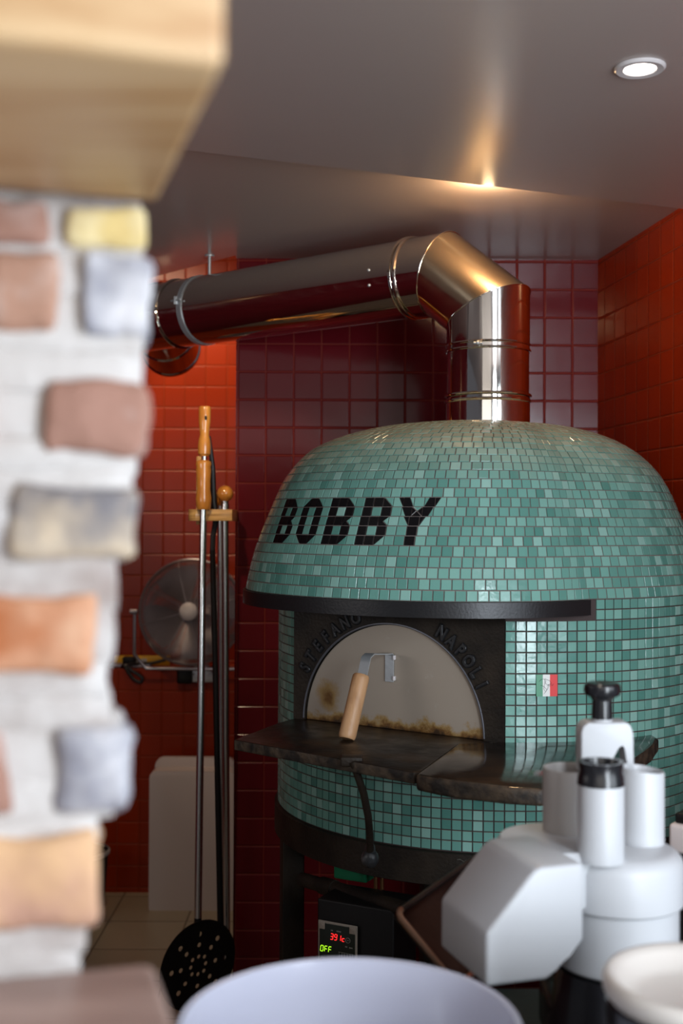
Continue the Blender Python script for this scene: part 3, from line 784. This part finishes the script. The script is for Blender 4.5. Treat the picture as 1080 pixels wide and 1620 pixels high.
# ------------------------------------------------------------------ tools left of the maroon wall
YT = 4.10
hold = thing('tool_holder', 'bamboo tool holder fixed to the end of the maroon wall', 'tool rack', at(335, 815, YT))
def holder_pts(z_):
    a = at(298, 815, YT); b_ = at(370, 815, YT); r_ = .045
    pts = [Vector((b_.x-.002, YT-r_, 0)), Vector((a.x+r_, YT-r_, 0))]
    for t in np.linspace(-PI/2, -3*PI/2, 10)[1:-1]: pts.append(Vector((a.x+r_+r_*math.cos(t), YT+r_*math.sin(t), 0)))
    pts += [Vector((a.x+r_, YT+r_, 0)), Vector((b_.x-.002, YT+.16, 0))]
    return [Vector((p.x, p.y, z_)) for p in pts]
z0, z1 = at(335, 824, YT).z, at(335, 806, YT).z
mb = MB(); mb.prism(holder_pts(z0), (0, 0, z1-z0), bev=.002); mb.build('holder_board', M['bamboo'], hold)

def rod_between(mb, a, b_, r, n=16): mb.tube([a, b_], r, n)
# turning peel with perforated head
pk = thing('turning_peel', 'turning peel with round perforated black head and turned wooden grips', 'pizza peel', at(313, 1560, 4.10))
yA = YT-.058
top = at(322, 806, yA); bot = at(313, 1452, 3.985)
mb = MB(); rod_between(mb, at(322.5, 735, yA), bot, .0125); mb.build('shaft', M['chrome'], pk)
def turned(p0, p1, prof, name, par, m='grip_wood'):
    ax_ = p1-p0; L_ = ax_.length; mb = MB(); mb.lathe([(0, 0)]+[(r, t*L_) for t, r in prof]+[(0, L_)], p0, 28, axis=ax_); return mb.build(name, M[m], par)
turned(at(322, 806, yA), at(322, 728, yA), [(0, .021), (.06, .025), (.22, .027), (.40, .0225), (.5, .0235), (.56, .0230), (.80, .0260), (.86, .024), (.92, .027), (.97, .025), (1, .017)], 'lower_grip', pk)
mb = MB(); rod_between(mb, at(323, 732, yA), at(323.5, 716, yA), .0085); mb.build('ferrule', M['chrome'], pk)
ug = turned(at(323, 722, yA), at(324, 643, yA), [(0, .014), (.05, .021), (.2, .022), (.32, .020), (.42, .0155), (.55, .017), (.68, .020), (.80, .0205), (.96, .0205), (1, .018)], 'upper_grip', pk)
mb = MB(); q = at(325.5, 661, yA-.0205); mb.lathe([(0, 0), (.004, 0), (.004, .002), (0, .002)], q, 16, axis=(0, -1, 0))
for v in mb.bm.verts: v.co.z = q.z+(v.co.z-q.z)*1.9
mb.build('hanging_hole', M['matt_black'], ug)
def disc(name, c, r, yaw, holes, parent, m, lean=0, th=.003, sx=1.0):
    mb = MB(); bm = mb.bm
    U = Vector((math.cos(yaw), math.sin(yaw), 0)); V = Vector((-math.sin(yaw)*math.sin(lean), math.cos(yaw)*math.sin(lean), math.cos(lean))); Nn = U.cross(V)
    es = []
    def loop(cx, cy, rr_, k):
        vs = [bm.verts.new(c+U*(cx+rr_*math.cos(2*PI*i/k))+V*(cy+rr_*math.sin(2*PI*i/k))) for i in range(k)]
        for i in range(k): es.append(bm.edges.new((vs[i], vs[(i+1) % k])))
    loop(0, 0, r, 72)
    for x, y, q in holes: loop(x, y, q, 14)
    g = bmesh.ops.triangle_fill(bm, use_beauty=True, edges=es)
    ff = [f for f in g['geom'] if isinstance(f, bmesh.types.BMFace)]
    e = bmesh.ops.extrude_face_region(bm, geom=ff)
    for v in [x for x in e['geom'] if isinstance(x, bmesh.types.BMVert)]: v.co += Nn*th
    return mb.build(name, m, parent, smooth=False)
hol = []
for k in range(8):
    a = PI/8*2*k
    for j, rr_ in enumerate((.034, .070, .106)):
        if k % 2 == 0 and j == 0: rr_ = .030
        hol.append((rr_*math.cos(a), rr_*math.sin(a), .0072+.0010*j))
hc = at(313, 1527, 3.98)
disc('perforated_head', hc, .152, math.radians(42), hol, pk, M['matt_black'], lean=math.radians(-4))
mb = MB(); mb.tube([bot, bot-Vector((0, 0, .02)), hc+Vector((0, -.004, .125)), hc+Vector((0, -.005, .09))], [.0125, .013, .010, .004], 12); mb.build('socket', M['matt_black'], pk)
# black iron peel behind it
bp_ = thing('iron_peel', 'thin black iron peel hanging behind the perforated one', 'pizza peel', at(345, 1560, 4.16))
yB = YT+.0
pts = [at(331, 690, yB), at(336, 740, yB), at(337, 790, yB), at(339, 806, yB), at(341, 825, yB), at(337, 848, yB), at(336, 872, yB)]
mb = MB(); mb.tube(pts, [.005, .010, .012, .012, .010, .009, .009], 10); mb.build('grip', M['rubber'], bp_)
mb = MB(); mb.tube([at(336, 870, yB), at(341, 1080, yB+.03), at(349, 1470, 4.12)], [.0095, .0100, .0115], 12); mb.build('shaft', M['matt_black'], bp_)
disc('round_head', at(351, 1500, 4.130), .068, math.radians(84), [], bp_, M['matt_black'], lean=math.radians(-3))
# two steel rods with ball grips
for (xa, ya, xb, dY, rb, lab_, nm) in ((356, 781, 359, .0, .0285, 'steel brush handle with round wooden ball grip nearest the maroon wall', 'ball_handled_rod'), (349, 789, 352, .055, .027, 'steel rod with ball grip half hidden behind the front ball handle', 'ball_handled_rod')):
    yy = YT-.01+dY
    t_ = thing(nm, lab_, 'oven tool', at(xb, 1545, yy-.03))
    mb = MB(); yb_ = 4.212+dY*.4; rod_between(mb, at(xa, ya+10, yy), Vector((at(xb, 1552, yb_).x, yb_, 0)), .0120); mb.build('shaft', M['chrome'], t_)
    mb = MB(); mb.sphere(at(xa, ya, yy), rb); mb.build('ball_grip', M['grip_wood'], t_)
    mb = MB(); q = at(xa, ya+16, yy); mb.lathe([(0, 0), (.0145, 0), (.0145, -.03), (0, -.03)], q, 20); mb.build('ferrule', M['chrome'], t_)
# flat wooden handle showing behind the first grips
wh = thing('flat_paddle', 'narrow flat wooden paddle end showing behind the two turned grips', 'oven tool', at(313, 806, YT+.02))
mb = MB(); a = at(311, 722, YT+.03); b_ = at(319, 722, YT+.03); zz = at(311, 830, YT+.03).z
mb.prism([(a.x, YT+.02, zz), (b_.x, YT+.02, zz), (b_.x, YT+.02, a.z), (a.x, YT+.02, a.z)], (0, .012, 0), bev=.003); mb.build('paddle_end', M['bamboo'], wh)

# ------------------------------------------------------------------ fan on the ledge
FC = at(302, 968, 5.33); FR = .235
fan = thing('pedestal_fan', 'round steel cage fan standing on the red tiled ledge', 'fan', (FC.x, FC.y+.05, zl))
fax = Vector((-.10, -1, .10)).normalized(); fu = Vector((0, 0, 1)).cross(fax).normalized(); fv = fax.cross(fu)
def fpt(r, a, d=0): return FC+fu*r*math.cos(a)+fv*r*math.sin(a)+fax*d
mb = MB()
for sgn in (1, -1):
    for k in range(33):
        r = .045+(FR-.045)*k/32; dep = sgn*(.050*math.sqrt(max(0, 1-(r/FR)**2.6))+.006)
        mb.tube([fpt(r, a, dep) for a in np.linspace(0, 2*PI, 56, endpoint=False)], .0014, 4, closed=True)
    for k in range(8):
        a = 2*PI*(k+.35)/8
        mb.tube([fpt(r, a, sgn*(.050*math.sqrt(max(0, 1-(r/FR)**2.6))+.003)) for r in np.linspace(.04, FR, 10)], .0022, 5)
cage = mb.build('wire_cage', M['fan_steel'], fan)
mb = MB(); mb.tube([fpt(FR, a) for a in np.linspace(0, 2*PI, 72, endpoint=False)], .007, 8, closed=True); mb.build('cage_rim', M['fan_steel'], fan)
mb = MB(); mb.lathe([(0, .070), (.020, .070), (.036, .062), (.042, .052), (.042, .040), (0, .040)], FC, 32, axis=fax); mb.build('hub_badge', mat('hub_white', (.66, .62, .64), .35), fan)
mb = MB()
for k in range(4):
    a0_ = 2*PI*k/4+.4; rows_ = []
    for r in np.linspace(.04, .21, 8):
        w_ = .35+.25*math.sin((r-.04)/.17*PI*.8)
        rows_.append([fpt(r, a0_+t*w_, -.022*t+.006) for t in np.linspace(-1, 1, 7)])
    V_ = [[mb.bm.verts.new(p) for p in row] for row in rows_]; V2 = [[mb.bm.verts.new(p-fax*.002) for p in row] for row in rows_]
    for W, fl_ in ((V_, 1), (V2, -1)):
        for i in range(7):
            for j in range(6): mb.bm.faces.new((W[i][j], W[i][j+1], W[i+1][j+1], W[i+1][j])[::fl_])
    bd = [(0, j) for j in range(7)]+[(i, 6) for i in range(1, 8)]+[(7, j) for j in range(5, -1, -1)]+[(i, 0) for i in range(6, 0, -1)]
    for p, q in zip(bd, bd[1:]+bd[:1]): mb.bm.faces.new((V_[p[0]][p[1]], V_[q[0]][q[1]], V2[q[0]][q[1]], V2[p[0]][p[1]]))
mb.lathe([(0, .03), (.045, .03), (.045, -.02), (0, -.02)], FC, 24, axis=fax)
mb.build('fan_blades', M['fan_blade'], fan)
mb = MB(); mb.lathe([(0, -.17), (.05, -.165), (.065, -.13), (.065, -.06), (0, -.06)], FC, 28, axis=fax); mb.build('motor_housing', M['matt_black'], fan)
# yoke and foot
mb = MB(); L_ = fpt(FR+.018, PI); L_ = FC-fu*(FR+.018) if (FC-fu).x < FC.x else FC+fu*(FR+.018)
l0 = Vector((FC.x-FR-.018, FC.y, FC.z)); r0_ = Vector((FC.x+FR+.018, FC.y, FC.z))
yk = [l0, l0+Vector((0, .0, -.10)), l0+Vector((.0, 0, -.19)), Vector((l0.x+.05, FC.y+.02, zl+.014)), Vector((FC.x, FC.y+.03, zl+.012)), Vector((r0_.x-.05, FC.y+.02, zl+.014)), r0_+Vector((0, 0, -.19)), r0_+Vector((0, 0, -.1)), r0_]
mb.tube(yk, .008, 10); mb.lathe([(0, -.02), (.012, -.02), (.012, .012), (0, .012)], l0, 14, axis=(1, 0, 0)); mb.lathe([(0, -.02), (.012, -.02), (.012, .012), (0, .012)], r0_, 14, axis=(1, 0, 0))
mb.build('yoke', M['fan_steel'], fan)
# grey bracket in front of the ledge
br_c = at(316, 1066, YL-.03)
bk = thing('wall_bracket', 'galvanised angle bracket with dark motor box fixed below the fan', 'bracket', br_c)
mb = MB(); a = at(318, 1053, YL-.05); w1, w2, hgt = .028, .062, .075
mb.prism([(a.x-w2, YL-.055, a.z-hgt), (a.x+w2, YL-.055, a.z-hgt), (a.x+w2, YL-.055, a.z-hgt*.7), (a.x+w1, YL-.055, a.z+.005), (a.x-w1, YL-.055, a.z+.005), (a.x-w2, YL-.055, a.z-hgt*.7)], (0, .054, 0), bev=.003)
mb.build('bracket_plate', M['galv'], bk)
mb = MB(); q = at(293, 1068, YL-.035); mb.box(q, (.07, .07, .072), bev=.01); mb.build('motor_box', M['matt_black'], bk)
for dx in (-.032, .032):
    mb = MB(); mb.sphere(Vector((a.x+dx, YL-.056, a.z-.038)), .005); mb.build('bolt', M['chrome'], bk)
# things on the ledge
yl = thing('spirit_level', 'yellow spirit level lying on the red tiled ledge', 'spirit level', (at(235, 1045, 5.58).x, 5.58, zl))
a = at(180, 1045, 5.58); b_ = at(268, 1045, 5.58)
mb = MB(); mb.box(((a.x+b_.x)/2, 5.59, zl+.022), (b_.x-a.x, .03, .044), bev=.003); mb.build('level_bar', M['yellow'], yl)
mb = MB(); mb.box(((a.x+b_.x)/2, 5.574, zl+.022), (.05, .003, .018), bev=.001); mb.build('vial', M['white'], yl)
tb = thing('tool_case', 'small grey and black case on the ledge in front of the level', 'case', (at(205, 1055, 5.5).x, 5.51, zl))
a = at(175, 1052, 5.51); b_ = at(240, 1052, 5.51)
mb = MB(); mb.box(((a.x+b_.x)/2, 5.51, zl+.0095), (b_.x-a.x, .07, .018), bev=.004); mb.build('grey_tray', M['fan_steel'], tb)
mb = MB(); mb.box((at(205, 1040, 5.51).x, 5.51, zl+.034), (.06, .05, .03), bev=.006); mb.build('black_block', M['matt_black'], tb)
cbk = thing('cable_coil', 'black cable hanging in a loop over the ledge edge', 'cable', (at(215, 1060, YL).x, YL-.012, zl))
q = [at(192, 1056, YL+.03), at(196, 1052, YL-.004), at(203, 1064, YL-.014), at(212, 1075, YL-.016), at(222, 1079, YL-.016), at(225, 1073, YL-.016), at(217, 1066, YL-.016), at(207, 1060, YL-.016), at(203, 1052, YL-.004), at(222, 1050, YL+.03), at(240, 1049, YL+.03), at(262, 1044, YL+.05)]
def smooth(pts, k=6):
    o = []
    for i in range(len(pts)-1):
        p0, p1, p2, p3 = pts[max(i-1, 0)], pts[i], pts[i+1], pts[min(i+2, len(pts)-1)]
        for j in range(k):
            t = j/k; o.append(.5*((2*p1)+(-p0+p2)*t+(2*p0-5*p1+4*p2-p3)*t*t+(-p0+3*p1-3*p2+p3)*t**3))
    return o+[pts[-1]]
mb = MB(); mb.tube(smooth(q), .0075, 8); mb.build('cable', M['rubber'], cbk)

# pale panel standing on the floor
a = at(235, 1437, 5.2); zt = at(300, 1213, 5.2).z; b_ = at(370, 1437, 5.2)
pn = thing('plastic_board', 'pale plastic board with rounded corners standing against the low ledge', 'board', ((a.x+b_.x)/2, 5.25, 0))
def rrect(x0, x1, z0, z1, y, r, rb=.008):
    pts = []
    for cx_, cz_, q0, r_ in ((x1-rb, z0+rb, -90, rb), (x1-r, z1-r, 0, r), (x0+r, z1-r, 90, r), (x0+rb, z0+rb, 180, rb)):
        for t in np.linspace(math.radians(q0), math.radians(q0+90), 7): pts.append(Vector((cx_+r_*math.cos(t), y, cz_+r_*math.sin(t))))
    return pts
mb = MB(); mb.prism(rrect(a.x, b_.x, 0, zt-.02, 5.20, .03), (0, .10, 0), bev=.006); mb.build('board', M['panel'], pn)
mb = MB(); mb.prism(rrect(a.x+.008, b_.x-.008, .02, zt+.02, 5.302, .04), (0, .03, 0), bev=.006); mb.build('raised_lid', M['panel'], pn)
# dark bin at the far left, just showing
q = at(166, 1425, 5.0)
bn = thing('dark_bin', 'dark bin on the floor at the edge of the brick pillar', 'bin', (q.x-.12, 5.05, 0))
mb = MB(); mb.lathe([(0, 0), (.10, 0), (.12, .28), (.125, .30), (.11, .30), (.10, .02), (0, .02)], (q.x-.12, 5.05, 0), 32); mb.build('bin_body', M['matt_black'], bn)
mb = MB(); mb.lathe([(.124, .285), (.129, .290), (.129, .302), (.122, .306)], (q.x-.12, 5.05, 0), 32, closed=True); mb.build('bin_rim', M['grey_and_shaded_plastic'], bn)

# ------------------------------------------------------------------ counter and what stands on it
ZC = H-.80
ct = thing('kitchen_counter', 'black kitchen counter carrying the bowl, tub and food processor', 'counter', (.6, 1.4, 0))
mb = MB(); mb.prism([(-.15, .95, ZC-.04), (1.12, .95, ZC-.04), (1.12, 2.05, ZC-.04), (.02, 2.05, ZC-.04), (-.15, 1.75, ZC-.04)], (0, 0, .04), bev=.004); mb.build('worktop', M['matt_black'], ct)
mb = MB(); mb.prism([(-.08, 1.0, 0), (1.08, 1.0, 0), (1.08, 1.98, 0), (.08, 1.98, 0), (-.08, 1.7, 0)], (0, 0, ZC-.042)); mb.build('cabinet', M['matt_black'], ct)

# bowl
bc = at(553, 1619, 1.42); BRr = .200
bl = thing('mixing_bowl', 'large glossy white mixing bowl in the foreground', 'bowl', (bc.x, bc.y, ZC))
zr = bc.z; mb = MB()
pr = []
hb_ = zr-ZC
for t in np.linspace(0, 1, 20): pr.append((BRr*(.40+.60*math.sin(t*PI/2)**.8) if t else BRr*.40, hb_*t**1.5))
outer = [(0, .0)]+[(r, z_) for r, z_ in pr]+[(BRr+.006, hb_+.001), (BRr+.004, hb_+.005), (BRr-.003, hb_+.003)]
inner_ = [(r-.006, max(z_, .008)) for r, z_ in pr[::-1]][1:]+[(0, .008)]
mb.lathe(outer+inner_, (bc.x, bc.y, ZC), 96); mb.build('bowl_body', M['bowl'], bl, sharp=60)

# tub bottom right
tc_ = at(1114, 1546, 1.38); TR = .112
tbx = thing('food_tub', 'round cream tub with dished white lid at the bottom right', 'tub', (tc_.x, tc_.y, ZC))
hz = tc_.z-ZC; o_ = (tc_.x, tc_.y, ZC)
mb = MB(); mb.lathe([(0, 0), (TR-.02, 0), (TR-.012, .02), (TR-.010, hz-.05), (0, hz-.05)], o_, 64); mb.build('tub_body', M['cream'], tbx)
mb = MB(); mb.lathe([(TR-.011, hz-.058), (TR-.001, hz-.055), (TR, hz-.03), (TR-.004, hz-.024), (TR-.02, hz-.03)], o_, 64, closed=True); mb.build('dark_band', M['black'], tbx)
mb = MB(); mb.lathe([(0, hz-.046), (TR-.03, hz-.046), (TR-.004, hz-.028), (TR+.003, hz-.018), (TR+.005, hz-.006), (TR, hz+.001), (TR-.007, hz+.001), (TR-.016, hz-.006), (TR-.026, hz-.020), (TR-.04, hz-.026), (0, hz-.028)], o_, 72); mb.build('dished_lid', M['cream'], tbx, sharp=60)

# food processor
YP = 1.80
dc = at(975, 1400, YP)
fpz = thing('food_processor', 'white vegetable-cutting food processor with feed tubes and side chute', 'food processor', (dc.x, dc.y, ZC))
cx, cy = dc.x, dc.y
RL, RDm = .0985, .0915
zt_, zb_, zd_ = H-.488, H-.568, H-.662
mb = MB(); mb.lathe([(0, zd_), (RDm-.004, zd_), (RDm, zd_+.004), (RDm, zb_+.004), (0, zb_+.004)], (cx, cy, 0), 96); mb.build('drum', M['white'], fpz)
mb = MB(); mb.lathe([(0, zb_), (RL-.003, zb_), (RL, zb_+.003), (RL, zt_-.022), (RL-.003, zt_-.012), (RL-.010, zt_-.004), (RL-.020, zt_), (0, zt_)], (cx, cy, 0), 96); lid = mb.build('lid', M['white'], fpz)
mb = MB(); mb.lathe([(0, ZC), (.105, ZC), (.110, ZC+.01), (.100, ZC+.06), (.088, zd_-.006), (.06, zd_+.001), (0, zd_+.001)], (cx, cy, 0), 64)
mb.box((cx+.005, cy+.05, ZC+.04), (.21, .12, .078), bev=.012); mb.build('motor_base', M['black'], fpz)
def tubeh(name, px, pt, Y, r, ztop, zbot, par=None, m='white', slant=0):
    p = at(px, pt, Y); mb = MB()
    mb.lathe([(r, zbot), (r, ztop-.002), (r-.001, ztop), (r-.003, ztop), (r-.004, ztop-.003), (r-.004, zbot+.003), (0, zbot+.003), (0, zbot)], (p.x, p.y, 0), 48)
    if slant:
        for v in mb.bm.verts:
            if v.co.z > ztop-.01: v.co.z += slant*(v.co.x-p.x)
    return mb.build(name, M[m], par or fpz), p
zt1 = H-.378
t1_, p1_ = tubeh('feed_tube', 950, 1300, 1.735, .0335, zt1, zt_-.003)
mb = MB(); mb.lathe([(.030, zt1-.004), (.0345, zt1-.002), (.0335, zt1+.010), (.031, zt1+.018), (.0325, zt1+.027), (.0325, zt1+.031), (.027, zt1+.031), (.025, zt1+.02), (0, zt1+.018), (0, zt1)], (p1_.x, p1_.y, 0), 40); mb.build('pusher_cap', M['black'], t1_)
t2_, p2_ = tubeh('feed_tube', 1015, 1280, 1.825, .0335, at(1015, 1216, 1.825).z, zt_-.002, slant=-.12)
t3_, p3_ = tubeh('feed_tube', 902, 1280, 1.86, .043, at(902, 1214, 1.86).z, zt_-.002, m='grey_and_shaded_plastic')  # white like the other tubes, its shaded tone painted as grey
# pressing arm with black knob
YA = 1.85; k = YA/FPX
cA = at(958, 1145, YA)
def pt(px, py): return at(px, py, YA)
ar = thing  # (alias unused)
prof = [pt(919, 1225), pt(919, 1160), pt(922, 1150), pt(930, 1144), pt(990, 1143), pt(997, 1147), pt(1002, 1160), pt(1003, 1225), pt(991, 1225), pt(991, 1184), pt(986, 1176), pt(977, 1180), pt(967, 1198), pt(962, 1225)]
mb = MB(); mb.prism(prof, (0, .045, 0), bev=.0028)
arm = mb.build('pressing_arm', M['white'], fpz, sharp=50)
q = Vector((cA.x-.001, YA+.022, 0))
zk = at(957, 1152, YA+.02).z; zk2 = at(957, 1137, YA+.02).z; zk3 = at(957, 1104, YA+.02).z; zk4 = at(957, 1082, YA+.02).z
mb = MB(); mb.lathe([(0, zk-.012), (.017, zk-.012), (.016, zk2+.003), (0, zk2+.003)], q, 28); mb.build('knob_stem', M['white'], arm)
mb = MB(); mb.lathe([(0, zk2), (.0165, zk2), (.0165, zk2+.006), (.0155, zk3-.004), (.019, zk3+.001), (.027, zk3+.005), (.029, zk3+.011), (.028, zk4-.002), (.023, zk4+.002), (.010, zk4+.001), (0, zk4-.001)], q, 36)
mb.build('knob', M['black'], arm)
# side chute, a profile extruded back-left
o0 = at(769, 1478, 1.62); su = Vector((.95, .31, 0)).normalized(); ev = Vector((-.047, .147, 0))*1.05
prf = [(0, -.6325), (.092, -.6325), (.110, -.622), (.128, -.603), (.150, -.585), (.150, -.476), (.082, -.476), (.070, -.482), (0, -.560)]
mb = MB(); mb.prism([Vector((o0.x, o0.y, 0))+su*s_+Vector((0, 0, H+h_)) for s_, h_ in prf], ev, bev=.008)
for v in mb.bm.verts:                         # the far end is drawn in
    t = (v.co-Vector((o0.x, o0.y, 0))).dot(ev.normalized())/ev.length
mb.build('side_chute', M['white'], fpz, sharp=40)
mb = MB(); mb.lathe([(0, 0), (.094, 0), (.094, .070), (.088, .078), (0, .078)], (cx-.085, cy+.015, H-.557), 64); mb.build('chute_shoulder', M['white'], fpz)

# dark baking tray leaning behind the processor
c0 = at(622, 1450, 2.00); c1 = at(690, 1590, 1.90); c2 = at(770, 1345, 2.28)
U = (c2-c0).normalized(); V = (c1-c0); V = (V-U*V.dot(U)); lv = V.length; V.normalize(); W = U.cross(V).normalized()
if W.y > 0: W = -W
by = thing('baking_tray', 'dark baking tray with coppery rim leaning behind the food processor', 'baking tray', c1)
Lu = .42; RMt = Matrix((U, V, W)).transposed()
cc = c0+U*Lu/2+V*lv/2
mb = MB(); mb.box(cc, (Lu, lv, .004), RMt); mb.build('tray_pan', M['tray'], by)
mb = MB()
rim = []
for cx_, cy_, q0 in ((-1, -1, 180), (1, -1, 270), (1, 1, 0), (-1, 1, 90)):
    for t in np.linspace(math.radians(q0), math.radians(q0+90), 6): rim.append(cc+U*(cx_*(Lu/2-.015)+.015*math.cos(t))+V*(cy_*(lv/2-.015)+.015*math.sin(t))+W*.010)
for a, b_ in zip(rim, rim[1:]+rim[:1]):
    mb.bm.faces.new([mb.bm.verts.new(x) for x in (a-W*.012, b_-W*.012, b_+W*.004, a+W*.004)])
wall_ = mb.build('tray_wall', M['tray'], by)
lf = rim[17:]+rim[:6]
mb = MB(); mb.tube(lf, .0060, 8); mb.build('copper_edge', M['tray_rim'], by)
mb = MB(); mb.tube(rim[5:18], .0050, 8); mb.build('dark_edge', M['tray'], by)

# appliance at the right edge
q = at(1060, 1320, 2.35)
ap = thing('griddle', 'black-topped griddle with a pale front edge at the right border', 'griddle', (q.x+.2, q.y+.1, ZC-.04))
dv = Vector((.80, -.60, 0)).normalized(); dn = Vector((.60, .80, 0)).normalized(); RMg = Matrix((dv, dn, Rz)).transposed()
cg = Vector((q.x, q.y, 0))+dv*.13+dn*.14
zg = at(1060, 1298, 2.35).z
mb = MB(); mb.box((cg.x, cg.y, zg-.035), (.27, .28, .058), RMg, bev=.008); mb.build('casing', M['panel'], ap)
mb = MB(); mb.box((cg.x, cg.y, zg+.004), (.25, .26, .020), RMg, bev=.004); mb.build('hot_plate', M['matt_black'], ap)
mb = MB(); mb.box((cg.x, cg.y, (zg-.064)/2), (.25, .26, zg-.064), RMg, bev=.004); mb.build('stand', M['matt_black'], ap)

# ------------------------------------------------------------------ brick pillar, timber and ledge in the foreground
yaw = math.radians(16); bu = Vector((math.cos(yaw), math.sin(yaw), 0)); bn_ = Vector((-math.sin(yaw), math.cos(yaw), 0))
RB = Matrix((bu, bn_, Rz)).transposed()
hB = .242
far = ath(245, 320, hB); near = ath(357, 103, hB)
# timber lintel
bmh = .20; dep = (far-near).dot(bn_); mb = MB()
cB = near+bn_*dep/2-bu*.9+Vector((0, 0, bmh/2)); mb.box(cB, (1.8, dep, bmh), RB, bev=.006)
beam = mb.build('timber_beam', M['timber'], origin=(cB.x, cB.y, H+hB))
setp(beam, 'pale timber beam laid across the top of the brick pillar', 'beam')
# brick face
bo = far+Vector((0, 0, 0)); bo.z = 0
def rough_box(mb, c, d, mi, amp, seed, seg_=(10, 5, 6)):
    "a box with a worn, lumpy surface"
    nx, ny, nz = seg_; sx, sy, sz = d; grid = {}
    def vert(i, j, k_):
        key = (i, j, k_)
        if key not in grid:
            p = Vector(((i/nx-.5)*sx, (j/ny-.5)*sy, (k_/nz-.5)*sz))
            # round the corners
            q = Vector([max(-a+.010, min(a-.010, x)) for x, a in zip(p, (sx/2, sy/2, sz/2))]); e_ = p-q
            if e_.length > 1e-6: p = q+e_.normalized()*min(e_.length, .010)
            w_ = c+RB @ p
            nn = noise.noise_vector(w_*22+Vector((seed, seed*2, 0)))*amp+noise.noise_vector(w_*75)*amp*.35
            grid[key] = mb.bm.verts.new(w_+nn)
        return grid[key]
    def fc_(f):
        try: mb.bm.faces.new(f).material_index = mi
        except ValueError: pass
    for i in range(nx):
        for k_ in range(nz):
            fc_((vert(i, 0, k_), vert(i+1, 0, k_), vert(i+1, 0, k_+1), vert(i, 0, k_+1))); fc_((vert(i, ny, k_), vert(i, ny, k_+1), vert(i+1, ny, k_+1), vert(i+1, ny, k_)))
    for j in range(ny):
        for k_ in range(nz):
            fc_((vert(0, j, k_), vert(0, j, k_+1), vert(0, j+1, k_+1), vert(0, j+1, k_))); fc_((vert(nx, j, k_), vert(nx, j+1, k_), vert(nx, j+1, k_+1), vert(nx, j, k_+1)))
    for i in range(nx):
        for j in range(ny):
            fc_((vert(i, j, 0), vert(i, j+1, 0), vert(i+1, j+1, 0), vert(i+1, j, 0))); fc_((vert(i, j, nz), vert(i+1, j, nz), vert(i+1, j+1, nz), vert(i, j+1, nz)))
mb = MB()
Y0 = .9
def zof(py): return at(150, py, Y0).z
def sof(px, py):                              # distance along the face
    d = at(px, py, 1)-Vector((0, 0, H)); o = bo; t = (Vector((o.x, o.y, 0)).dot(bn_))/(Vector((d.x, d.y, 0)).dot(bn_)); q = Vector((d.x*t, d.y*t, 0)); return (q-o).dot(bu)
courses = [ # y0, y1, right edge px, [ (x0, x1, brick colour) ]
    (325, 398, 232, [(95, 236, 5), (-60, 80, 3)]),
    (400, 535, 240, [(-20, 95, 0), (128, 246, 2)]),
    (598, 722, 236, [(70, 240, 3), (-150, -10, 1)]),
    (768, 885, 222, [(15, 224, 6), (-200, -10, 2)]),
    (938, 1065, 196, [(-70, 160, 1)]),
    (1150, 1282, 206, [(82, 214, 2), (-120, 20, 3)]),
    (1310, 1462, 158, [(-60, 160, 4)]),
]
zb = at(100, 1545, .88).z
# mortar core in strips whose end follows the ragged edge
edge = [(318, 238), (400, 240), (470, 243), (560, 232), (620, 238), (700, 236), (745, 222), (800, 222), (880, 200), (960, 196), (1040, 186), (1100, 176), (1150, 205), (1230, 212), (1290, 180), (1330, 158), (1420, 154), (1500, 135), (1545, 130)]
for (ya, xa), (yb, xb) in zip(edge, edge[1:]):
    s_ = sof((xa+xb)/2-4, (ya+yb)/2); z1_, z0_ = zof(ya), zof(yb); Lm = .9
    rough_box(mb, Vector((bo.x, bo.y, (z0_+z1_)/2))+bu*(s_-Lm/2)+bn_*.12, (Lm, .22, z1_-z0_+.014), 0, .0045, ya*.01, (40, 5, 4))
for ci, (ya, yb, xe, bricks) in enumerate(courses):
    for (x0, x1, mi) in bricks:
        s0_, s1_ = sof(x0, (ya+yb)/2), sof(x1, (ya+yb)/2); z1_, z0_ = zof(ya), zof(yb)
        rough_box(mb, Vector((bo.x, bo.y, (z0_+z1_)/2))+bu*((s0_+s1_)/2)+bn_*.055, (s1_-s0_, .11, z1_-z0_), mi+1, .0065, ci*3.1+x0, (14, 5, 6))
setp(mb.build('wall_front', [M['mortar']]+[M['brick%d' % i] for i in range(7)], sharp=80), 'whitewashed old brick pillar beside the opening', kind='structure')
# worn ledge under it
er = ath(262, 1560, zb-H); er.z = 0
mb = MB(); eb = ath(140, 1532, zb-H); cL = Vector((er.x, er.y, zb-.03))-bu*.7; cL += bn_*((eb-cL).dot(bn_)-.16)
mb.box(cL, (1.4, .34, .056), RB, bev=.010)
lg = mb.build('wooden_ledge', M['ledge_wood'], origin=(cL.x, cL.y, zb-.058))
setp(lg, 'worn brown wooden ledge under the brick pillar at the bottom left', 'ledge')
mb = MB(); sE = sof(134, 1540); mb.box(Vector((bo.x, bo.y, (zb-.002)/2))+bu*(sE-.5)+bn_*.14, (1.0, .20, zb-.002), RB, bev=.004)
setp(mb.build('wall_front', M['mortar']), 'low wall carrying the wooden ledge', kind='structure')
